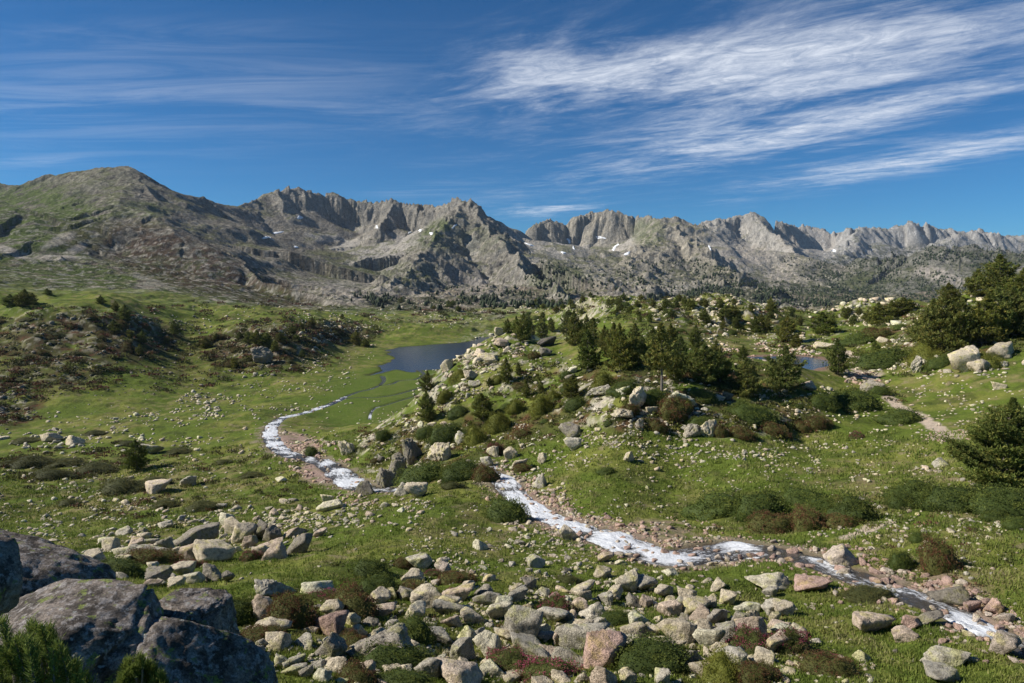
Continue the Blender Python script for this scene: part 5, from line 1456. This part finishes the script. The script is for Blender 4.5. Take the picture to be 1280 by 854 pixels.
def in_water(x, y):
    x = np.atleast_1d(x); y = np.atleast_1d(y); r = np.zeros(len(x), bool)
    for poly in (LAKE, POND, TARN): r |= inside(x, y, poly)
    for nm, w in streams[:2]:
        d_, ix = polydist(x, y, w[:, :2]); r |= d_ < np.interp(ix, np.arange(len(w)), w[:, 3]) + .1
    return r
def place_shrub(px, py, w, h, kind, lab=None):
    global shrub_i
    shrub_i += 1; i = shrub_i
    p, ok = hit(px, py + h * .25)
    if not ok[0] or np.hypot(*p[0][:2]) > 900 or in_water(p[0][0], p[0][1])[0]: return
    p = p[0]; d = np.linalg.norm(p); m = d / F_PX; th = math.atan2(-p[2], math.hypot(p[0], p[1]))
    Wd = w * m; r2 = np.random.default_rng(6000 + i)
    Dp = min(Wd * .75, h * m * .75 / max(math.sin(th), .12)); H = max((h * m - Dp * math.sin(th) * .6), .27 * min(Wd, Dp * 1.6))
    H *= (.8 if py < 560 else 1.0) * (.6 if kind == 'dark' else 1.0)
    fol, blo = SH[kind][i % 3]
    if blo is None:
        e = bpy.data.objects.new('juniper_shrub' if kind != 'dark' else 'heath_cushion', fol); COL.objects.link(e); obs = [e]
    else:
        e = bpy.data.objects.new('rhododendron_shrub', None); COL.objects.link(e); obs = []
        for nm_, me_ in (('foliage', fol), ('blossoms', blo)):
            o_ = bpy.data.objects.new(nm_, me_); COL.objects.link(o_); o_.parent = e; obs.append(o_)
    e.location = (p[0], p[1], float(ground_z(p[0], p[1])[0]) - .04 * H); e.scale = (Wd / 2, Dp / 2, H)
    e.rotation_euler = (0, 0, r2.uniform(-.25, .25) + (math.pi if r2.random() < .5 else 0))
    n_ = ground_n(p[0], p[1], max(.4, Dp * .4))[0]
    e.rotation_euler = (math.atan2(-n_[1], n_[2]) * .8, math.atan2(n_[0], n_[2]) * .8, r2.uniform(-.25, .25))
    q = r2.uniform(.85, 1.15)
    for o_ in obs: o_.color = (q, q, q, 1)
    tag(e, lab, 'shrub', None if lab else 'low shrubs on the turf')
    if not lab: shrub_namer.add(e, px, py, w, KN[kind], 20, 50)
G, Yw, Dk, Rd, Pk = 'green', 'yellow', 'dark', 'red', 'pink'
SHRUBS = [ # x0, y0, x1, y1, kind, label
 (336,750,390,792,Rd,'largest reddish shrub left of the pinkish wedge boulder'),(412,738,468,776,Rd,None),(388,738,432,756,Pk,None),(441,700,486,726,G,'rounded dark green juniper above the middle junipers'),(444,720,500,750,G,'wide juniper right in the middle of the bottom meadow'),(495,728,545,750,Rd,None),(303,783,350,808,Rd,None),(424,792,458,816,Rd,None),(488,774,542,812,G,'juniper creeping over the top of the broad slab'),(452,808,542,842,G,'juniper sprawling over the foot of the broad slab'),(424,832,468,860,Rd,None),(470,838,540,862,G,None),(278,754,320,786,G,'dark green juniper right of the foreground rocks'),(302,689,326,703,Pk,'small isolated red shrub on grass below the rock pile'),(118,700,175,724,G,'juniper mat just behind the foreground rocks'),(160,692,216,707,Rd,None),(218,703,252,713,Pk,None),(492,699,514,712,Rd,None),(548,714,590,732,Rd,None),(530,712,556,722,Pk,None),(552,736,574,748,Pk,None),(608,811,662,848,Pk,'bright pink shrub right of the long bottom slab'),(648,820,722,858,Pk,'widest pink shrub at the bottom edge'),(676,746,712,773,Pk,'dull pink shrub right of the tall boulder'),(746,765,792,783,G,None),(764,798,862,846,G,'large creeping juniper right of the orange-faced boulder'),(912,788,958,821,Pk,'left one of the two pink shrubs at lower right'),(962,790,1006,821,Pk,'right one of the two pink shrubs at lower right'),(1006,818,1064,848,Rd,None),(878,820,924,858,Yw,'yellow-green shrub at the bottom edge right of the cluster'),(922,830,968,858,Rd,None),(696,714,728,731,Dk,None),
 (858,617,938,654,G,'large green juniper on the far stream bank, left half'),(920,618,982,652,G,'large green juniper on the far stream bank, right half'),(938,642,992,668,Rd,None),(992,640,1028,668,Rd,'round dark red shrub right of the large green juniper'),(976,612,1034,638,G,None),(1000,628,1056,656,G,None),(1040,626,1094,660,G,None),(1030,646,1072,660,Rd,None),(1111,620,1144,639,G,None),(1118,604,1172,630,G,None),(1160,612,1232,642,G,None),(1216,618,1296,648,G,'long juniper running off the right edge'),(1158,686,1193,722,Rd,None),(1112,694,1140,714,G,None),(1138,668,1158,680,G,None),(1058,730,1112,752,Dk,None),(1020,816,1044,830,Pk,None),(1256,650,1284,662,G,None),(1232,640,1262,654,G,None),
 (497,580,560,606,G,'left half of the long juniper bank above the grassy nose'),(548,578,606,604,G,'right half of the long juniper bank above the grassy nose'),(590,584,624,606,Rd,None),(606,626,660,660,G,'juniper at the near bank below the upper cascade'),(550,598,582,614,Dk,None),(500,556,530,572,Rd,None),
 (536,528,582,556,G,None),(606,515,642,543,Yw,'bright yellow-green mound on the left flank of the knoll'),(580,532,610,560,Yw,None),(633,500,657,520,Yw,'small twin mound, left of the pair on the knoll'),(663,494,693,520,Yw,'larger twin mound, right of the pair on the knoll'),(683,487,702,503,Yw,None),(546,487,568,503,Yw,None),(558,507,588,523,G,None),(560,461,592,479,Yw,None),(471,536,490,552,G,None),(739,465,772,490,Yw,None),(822,496,862,528,Rd,'broad red-brown shrub on the middle knoll outcrop'),(846,500,866,520,Yw,None),(811,524,833,542,Rd,None),(864,487,896,502,G,None),(910,506,972,526,G,None),(893,532,911,550,Rd,None),(911,534,942,550,Rd,None),(948,528,983,545,Rd,None),(798,487,833,508,G,None),(746,584,770,594,G,None),(705,496,736,514,G,None),(608,555,632,573,Pk,None),(640,580,664,592,Rd,None),(780,505,800,520,Rd,None),(700,478,724,492,G,None),(760,476,800,494,G,None),(860,520,890,534,G,None),(566,540,590,552,G,None),(640,536,664,548,Rd,None),(520,532,545,548,G,None),(590,500,606,512,G,None),
 (1102,512,1148,532,G,'oval shrub beside the footpath'),(1088,483,1112,495,G,None),(1010,494,1046,513,G,None),(1042,489,1098,516,G,None),(1010,521,1036,537,Rd,None),(994,528,1012,542,Rd,None),(1063,540,1078,550,Pk,'single small crimson shrub in the right meadow'),(1066,445,1138,459,G,None),(1142,431,1180,456,Yw,'bright green mound under the right-hand grove'),(1214,445,1248,464,Yw,None),(1160,448,1190,462,G,None),(1080,412,1112,426,Rd,None),(1050,418,1100,432,G,None),(880,470,900,482,Dk,None),(640,478,660,486,Rd,None),(660,440,676,450,Rd,None),(612,470,632,480,Yw,None),(700,464,716,474,G,None),
 (20,568,64,586,Dk,None),(60,572,104,586,Dk,None),(48,588,92,599,Dk,None),(102,579,142,591,Dk,None),(208,559,238,569,Dk,None),(130,594,182,618,Dk,None),(234,622,274,641,Dk,None),(192,622,222,637,Dk,None),(75,622,100,634,Dk,None),(108,536,132,546,Dk,None),(0,574,26,586,Dk,None),(150,548,176,558,Dk,None),(20,546,46,554,Dk,None),(300,590,330,598,Dk,None),(340,560,356,568,Dk,None),(394,566,412,584,Rd,None),(382,560,398,572,G,None),(270,574,290,580,Dk,None),(180,596,212,606,Dk,None),
]
for (x0, y0, x1, y1, kd, lab) in SHRUBS: place_shrub((x0 + x1) / 2, (y0 + y1) / 2, x1 - x0, y1 - y0, kd, lab)
# --- the heath itself: countless small cushions merging into mats
HEATHM = [(100,424,130,34,330,'h'),(332,436,84,28,330,'h'),(408,416,58,14,200,'h'),(60,472,80,20,220,'h'),(15,505,36,28,90,'h'),(60,580,90,18,160,'h'),(230,460,60,26,160,'h'),(200,600,160,40,200,'h'),
 (600,530,90,34,330,'k'),(720,485,110,28,380,'k'),(800,510,130,34,600,'k'),(900,515,100,26,380,'k'),(960,535,60,14,160,'k'),(620,465,60,24,150,'k'),(500,560,60,26,190,'k'),(850,470,110,22,300,'k'),(1060,500,60,16,120,'k'),(1180,425,90,30,360,'k'),(900,395,110,24,380,'k'),(1060,395,90,22,280,'k'),(760,385,90,14,220,'k'),(1000,440,80,16,200,'k'),(1120,455,60,14,120,'k'),
 (960,650,130,14,160,'k'),(1100,640,90,20,120,'k'),(1200,690,80,30,90,'k'),(560,610,80,20,90,'k'),(420,760,120,34,150,'k'),(560,800,120,30,160,'k'),(760,790,120,24,120,'k'),(960,815,110,26,160,'k'),(480,720,70,18,90,'k'),(300,640,140,30,110,'k'),(560,395,90,9,160,'h'),(300,392,110,14,120,'h'),(1150,740,80,20,60,'k')]
r_ = np.random.default_rng(56); HP = []; HD = []; HL = []; HC = []
for (a_, b_, rx_, ry_, num, kd) in HEATHM:
    num = int(num * (1.1 if a_ > 450 else 1.4))
    th = r_.uniform(0, 6.28, num); rd = np.sqrt(r_.random(num)) * 1.2; qx = a_ + rx_ * rd * np.cos(th); qy = b_ + ry_ * rd * np.sin(th)
    kp = fbm(qx / 26, qy / 10, 3, 900) + r_.uniform(-.25, .3, num) > 0
    h, ok = hit(qx[kp], qy[kp])
    ok = ok & ~in_water(h[:, 0], h[:, 1])
    for j, q in enumerate(h):
        if not ok[j]: continue
        d = np.linalg.norm(q)
        if d > 900 or d < 12: continue
        px_ = r_.uniform(2.5, 9) * d / F_PX; R0 = px_ * .62; hh_ = R0 * r_.uniform(.35, .7); k = 26
        an = r_.uniform(0, 6.28, k); ra = np.sqrt(r_.random(k)); 
        p_ = np.stack([q[0] + R0 * ra * np.cos(an) * 1.2, q[1] + R0 * ra * np.sin(an), q[2] + hh_ * np.sqrt(1 - ra * ra * .95) * r_.uniform(.5, 1, k) - .05 * R0], 1)
        HP.append(p_); dd_ = np.stack([ra * np.cos(an) * .5, ra * np.sin(an) * .5, np.full(k, .9)], 1); HD.append(dd_ / np.linalg.norm(dd_, axis=1, keepdims=True)); HL.append(np.full(k, R0 * .42))
        u_ = r_.random()
        cb = (np.array((.075, .072, .028)) if u_ < .5 else (np.array((.120, .060, .038)) if u_ < .8 else np.array((.110, .120, .030)))) if kd == 'h' else (np.array((.110, .130, .028)) if u_ < .45 else (np.array((.085, .085, .030)) if u_ < .75 else (np.array((.170, .165, .036)) if u_ < .88 else np.array((.150, .085, .045)))))
        HC.append(np.repeat((cb * r_.uniform(.75, 1.3))[None], k, 0) * r_.uniform(.7, 1.3, (k, 1)))
HP = np.concatenate(HP); HD = np.concatenate(HD); HL = np.concatenate(HL)[:, None]; HC = np.concatenate(HC)
d = HD + r_.normal(size=HD.shape) * .45; d /= np.linalg.norm(d, axis=1, keepdims=True); s_ = np.cross(d, r_.normal(size=d.shape)); s_ /= np.linalg.norm(s_, axis=1, keepdims=True)
v = np.stack([HP - s_ * HL * .30, HP + s_ * HL * .30, HP + d * HL + s_ * HL * .16, HP + d * HL - s_ * HL * .16], 1).reshape(-1, 3)
o = add_obj('heath', mesh_np('heath', v, np.arange(len(v)).reshape(-1, 4), [leaf_mat], False, np.repeat(HC, 4, 0))); o.color = (1, 1, 1, 1)
tag(o, 'low heath and heather cushions matting the knolls', 'heath', kind='stuff')
r_ = np.random.default_rng(55)
for (a_, b_, rx_, ry_, num, ks) in [(100,422,110,26,34,(Dk,Rd)),(330,440,70,22,26,(Dk,Rd)),(408,416,50,10,14,(Rd,Dk)),(60,470,60,16,10,(Dk,)),(800,515,120,24,12,(G,Yw)),(930,520,80,18,7,(G,Rd)),(1170,415,70,30,16,(G,)),(910,400,80,20,18,(G,)),(620,500,80,36,16,(G,Yw,Rd)),(740,390,80,14,14,(G,)),(500,560,50,20,6,(G,Rd))]:
    for k in range(int(num * 1.1)):
        w_ = r_.uniform(6, 15)
        place_shrub(a_ + r_.uniform(-1, 1) * rx_, b_ + r_.uniform(-1, 1) * ry_, w_, w_ * r_.uniform(.28, .5), ks[r_.integers(len(ks))])
print('shrubs', shrub_i, time.time() - T0)

# ------------------------------------------------------------------ foreground: lichened boulders by the camera and a mountain pine seedling
def fore_rock(seed, px, py, d, sx, sy, sz, rot, label, p=18, npl=12, sq=None):
    v, f = rock_shape(seed, 5, p, npl, .06)
    if sq:
        v0, f = ICO[6]; v = np.sign(v0) * np.abs(v0) ** sq
        v = v / np.abs(v).max(0)
        v = v * (1 + .10 * noise3(v0, 1.1, seed, 3) + .05 * noise3(v, 3.0, seed + 4, 4))[:, None]
        r_ = np.random.default_rng(seed)
        for k in range(5):
            m_ = r_.normal(size=3); m_ /= np.linalg.norm(m_); m_[2] = abs(m_[2]); o_ = r_.uniform(.62, .95) * np.abs(m_).sum() * .75
            ex = np.maximum(v @ m_ - o_, 0); v = v - m_[None] * (ex * .85)[:, None]
        for k in range(3):
            m_ = r_.normal(size=3); m_ /= np.linalg.norm(m_); o_ = r_.uniform(-.5, .5)
            v = v * (1 - .05 * np.exp(-((v @ m_ - o_ + .1 * noise3(v, 2., seed + 70 + k, 3)) / .03) ** 2))[:, None]
    v = v * (1 + .022 * noise3(v, 9.0, seed + 50, 5))[:, None]
    me = mesh_np('boulder', v * (sx, sy, sz), f, [fore_mat], True)
    q = P(px, py, d)
    o = add_obj('boulder', me, None, q); o.rotation_euler = rot
    return tag(o, label, 'boulder')
R_ = math.radians
fore_rock(201, 84, 822, 4.4, .78, .48, .40, (R_(3), R_(2), R_(8)), 'large dark lichened boulder filling the lower left foreground', sq=.50)
fore_rock(202, -20, 742, 6.2, 1.02, .62, .50, (0, R_(17), R_(6)), 'dark sloping boulder behind the large foreground boulder', sq=.6)
fore_rock(203, -22, 722, 3.2, .17, .25, .20, (0, 0, R_(10)), 'dark boulder edge poking in at the left border')
fore_rock(204, 226, 786, 4.9, .31, .34, .30, (0, R_(-10), R_(-6)), 'square lichened block perched right of the large foreground boulder', sq=.55)
fore_rock(205, 232, 872, 4.5, .60, .52, .56, (R_(5), R_(14), R_(-12)), 'rounded dark boulder at the bottom below the perched block', sq=.72)
fore_rock(206, 110, 1010, 4.3, 1.3, .8, .50, (0, 0, R_(20)), 'dark ledge boulder under the others at the bottom left', sq=.7)

def make_sprigs(name, px0, px1, py0, py1, d0, d1, n_, seed, label, size=.16):
    r_ = np.random.default_rng(seed)
    L = []; C3 = []; wood = []
    root = P((px0 + px1) / 2, py1 + 60, (d0 + d1) / 2)
    for i in range(n_):
        f_ = r_.random(); px = px0 + (px1 - px0) * r_.random(); cap = 1 - ((px - px0) / (px1 - px0) * 2 - .85) ** 2 * .55
        py = py1 - (py1 - py0) * max(.05, cap) * r_.uniform(.15, 1.0)
        q = P(px, py, r_.uniform(d0, d1))
        dr = np.array((r_.normal() * .20, r_.normal() * .20, 1.0)); dr /= np.linalg.norm(dr)
        s_ = size * r_.uniform(.7, 1.2); base_ = q - dr * s_
        wood.append(tube([root * .35 + base_ * .65 - (0, 0, .05), base_, q], [.006, .005, .002], 5))
        k = 260; t = r_.random(k)
        pp = base_ + dr * (s_ * t)[:, None]
        side = r_.normal(size=(k, 3)); side -= (side @ dr)[:, None] * dr; side /= np.linalg.norm(side, axis=1, keepdims=True)
        dd = side * .75 + dr * (.55 + .6 * t)[:, None]; dd /= np.linalg.norm(dd, axis=1, keepdims=True)
        v, f = tufts(r_, pp, dd, .034, .0019, 1, .12)
        L.append((v, f)); cc_ = np.array((.080, .120, .024)) * (1 - t[:, None]) + np.array((.200, .240, .050)) * t[:, None]
        C3.append(np.repeat(cc_ * r_.uniform(.7, 1.25, (k, 1)), 4, 0))
    v, f = cat(L)
    e = bpy.data.objects.new(name, None); COL.objects.link(e); e.location = root
    tag(e, label, 'shrub')
    a_ = add_obj('needles', mesh_np('needles', v - root, f, [leaf_mat], False, np.concatenate(C3)), e)
    wv, wf = cat(wood); add_obj('twigs', mesh_np('twigs', wv - root, wf, [bark], True), e)
make_sprigs('dwarf_pine', -40, 112, 768, 880, 2.5, 3.2, 100, 61, 'green dwarf pine with upright needle shoots in the lower left corner')
make_sprigs('juniper_sprig', 148, 206, 818, 858, 3.75, 4.0, 44, 62, 'yellow-green juniper sprig wedged between the foreground boulders', .10)

# ------------------------------------------------------------------ grass: short tufts over the nearer turf
r_ = np.random.default_rng(404)
n_ = 120000
qx = r_.uniform(-60, 1340, n_); qy = 870 - 330 * r_.random(n_) ** 1.25
kp = fbm(qx / 30, qy / 12, 3, 810) + r_.uniform(-.3, .5, n_) > 0
h, ok = hit(qx[kp], qy[kp]); qy_ = qy[kp][ok]; qx_ = qx[kp][ok]; h = h[ok]
d_ = np.hypot(h[:, 0], h[:, 1]); sel = (d_ > 13) & (d_ < 130)
for nm, w in streams[:2]:
    dd_, ix = polydist(h[:, 0], h[:, 1], w[:, :2]); sel &= dd_ - np.interp(ix, np.arange(len(w)), w[:, 3]) > .6
gb = blobs(GRAV, qx_, qy_); sel &= gb < .3
for (x0, y0, x1, y1, kd, lab) in SHRUBS: sel &= ~((np.abs(qx_ - (x0 + x1) / 2) < (x1 - x0) * .46) & (np.abs(qy_ - (y0 + y1) / 2 - 1) < (y1 - y0) * .46))
h = h[sel]; d_ = d_[sel]
hgt = .055 + .0030 * d_
L_ = hgt[:, None]
dr = np.zeros_like(h); dr[:, 2] = 1
P2 = np.repeat(h, 4, 0) + r_.normal(size=(len(h) * 4, 3)) * np.repeat(np.stack([hgt, hgt, hgt * 0], 1), 4, 0) * .6
dd = np.repeat(dr, 4, 0) + r_.normal(size=P2.shape) * .45; dd[:, 2] = np.abs(dd[:, 2]); dd /= np.linalg.norm(dd, axis=1, keepdims=True)
sd = np.cross(dd, r_.normal(size=dd.shape)); sd /= np.linalg.norm(sd, axis=1, keepdims=True)
hh = np.repeat(L_, 4, 0) * r_.uniform(.6, 1.3, (len(P2), 1)); ww = hh * .16
v = np.stack([P2 - sd * ww - (0, 0, .02), P2 + sd * ww - (0, 0, .02), P2 + dd * hh], 1).reshape(-1, 3)
f = np.arange(len(v)).reshape(-1, 3)
tone = fbm(h[:, 0] / 3.0, h[:, 1] / 3.0, 3, 820) + r_.uniform(-.25, .25, len(h))
c0 = np.array((.118, .165, .026)); c1 = np.array((.205, .235, .048)); c2 = np.array((.33, .285, .14))
cg = c0 + (c1 - c0) * sstep(-.3, .3, tone)[:, None]; cg = cg + (c2 - cg) * (sstep(.2, .5, tone) * .6)[:, None]
cg = np.repeat(cg, 12, 0) * np.repeat(r_.uniform(.8, 1.25, (len(P2), 1)), 3, 0)
grass_mat = foliage_material('grass_blades', .8, .3)
o = add_obj('grass', mesh_np('grass', v, f, [grass_mat], False, cg)); o.color = (1, 1, 1, 1)
tag(o, 'short tufts of alpine grass covering the turf', 'grass', kind='stuff')
rock_namer.finish(); shrub_namer.finish(); tree_namer.finish()
print('all', time.time() - T0)
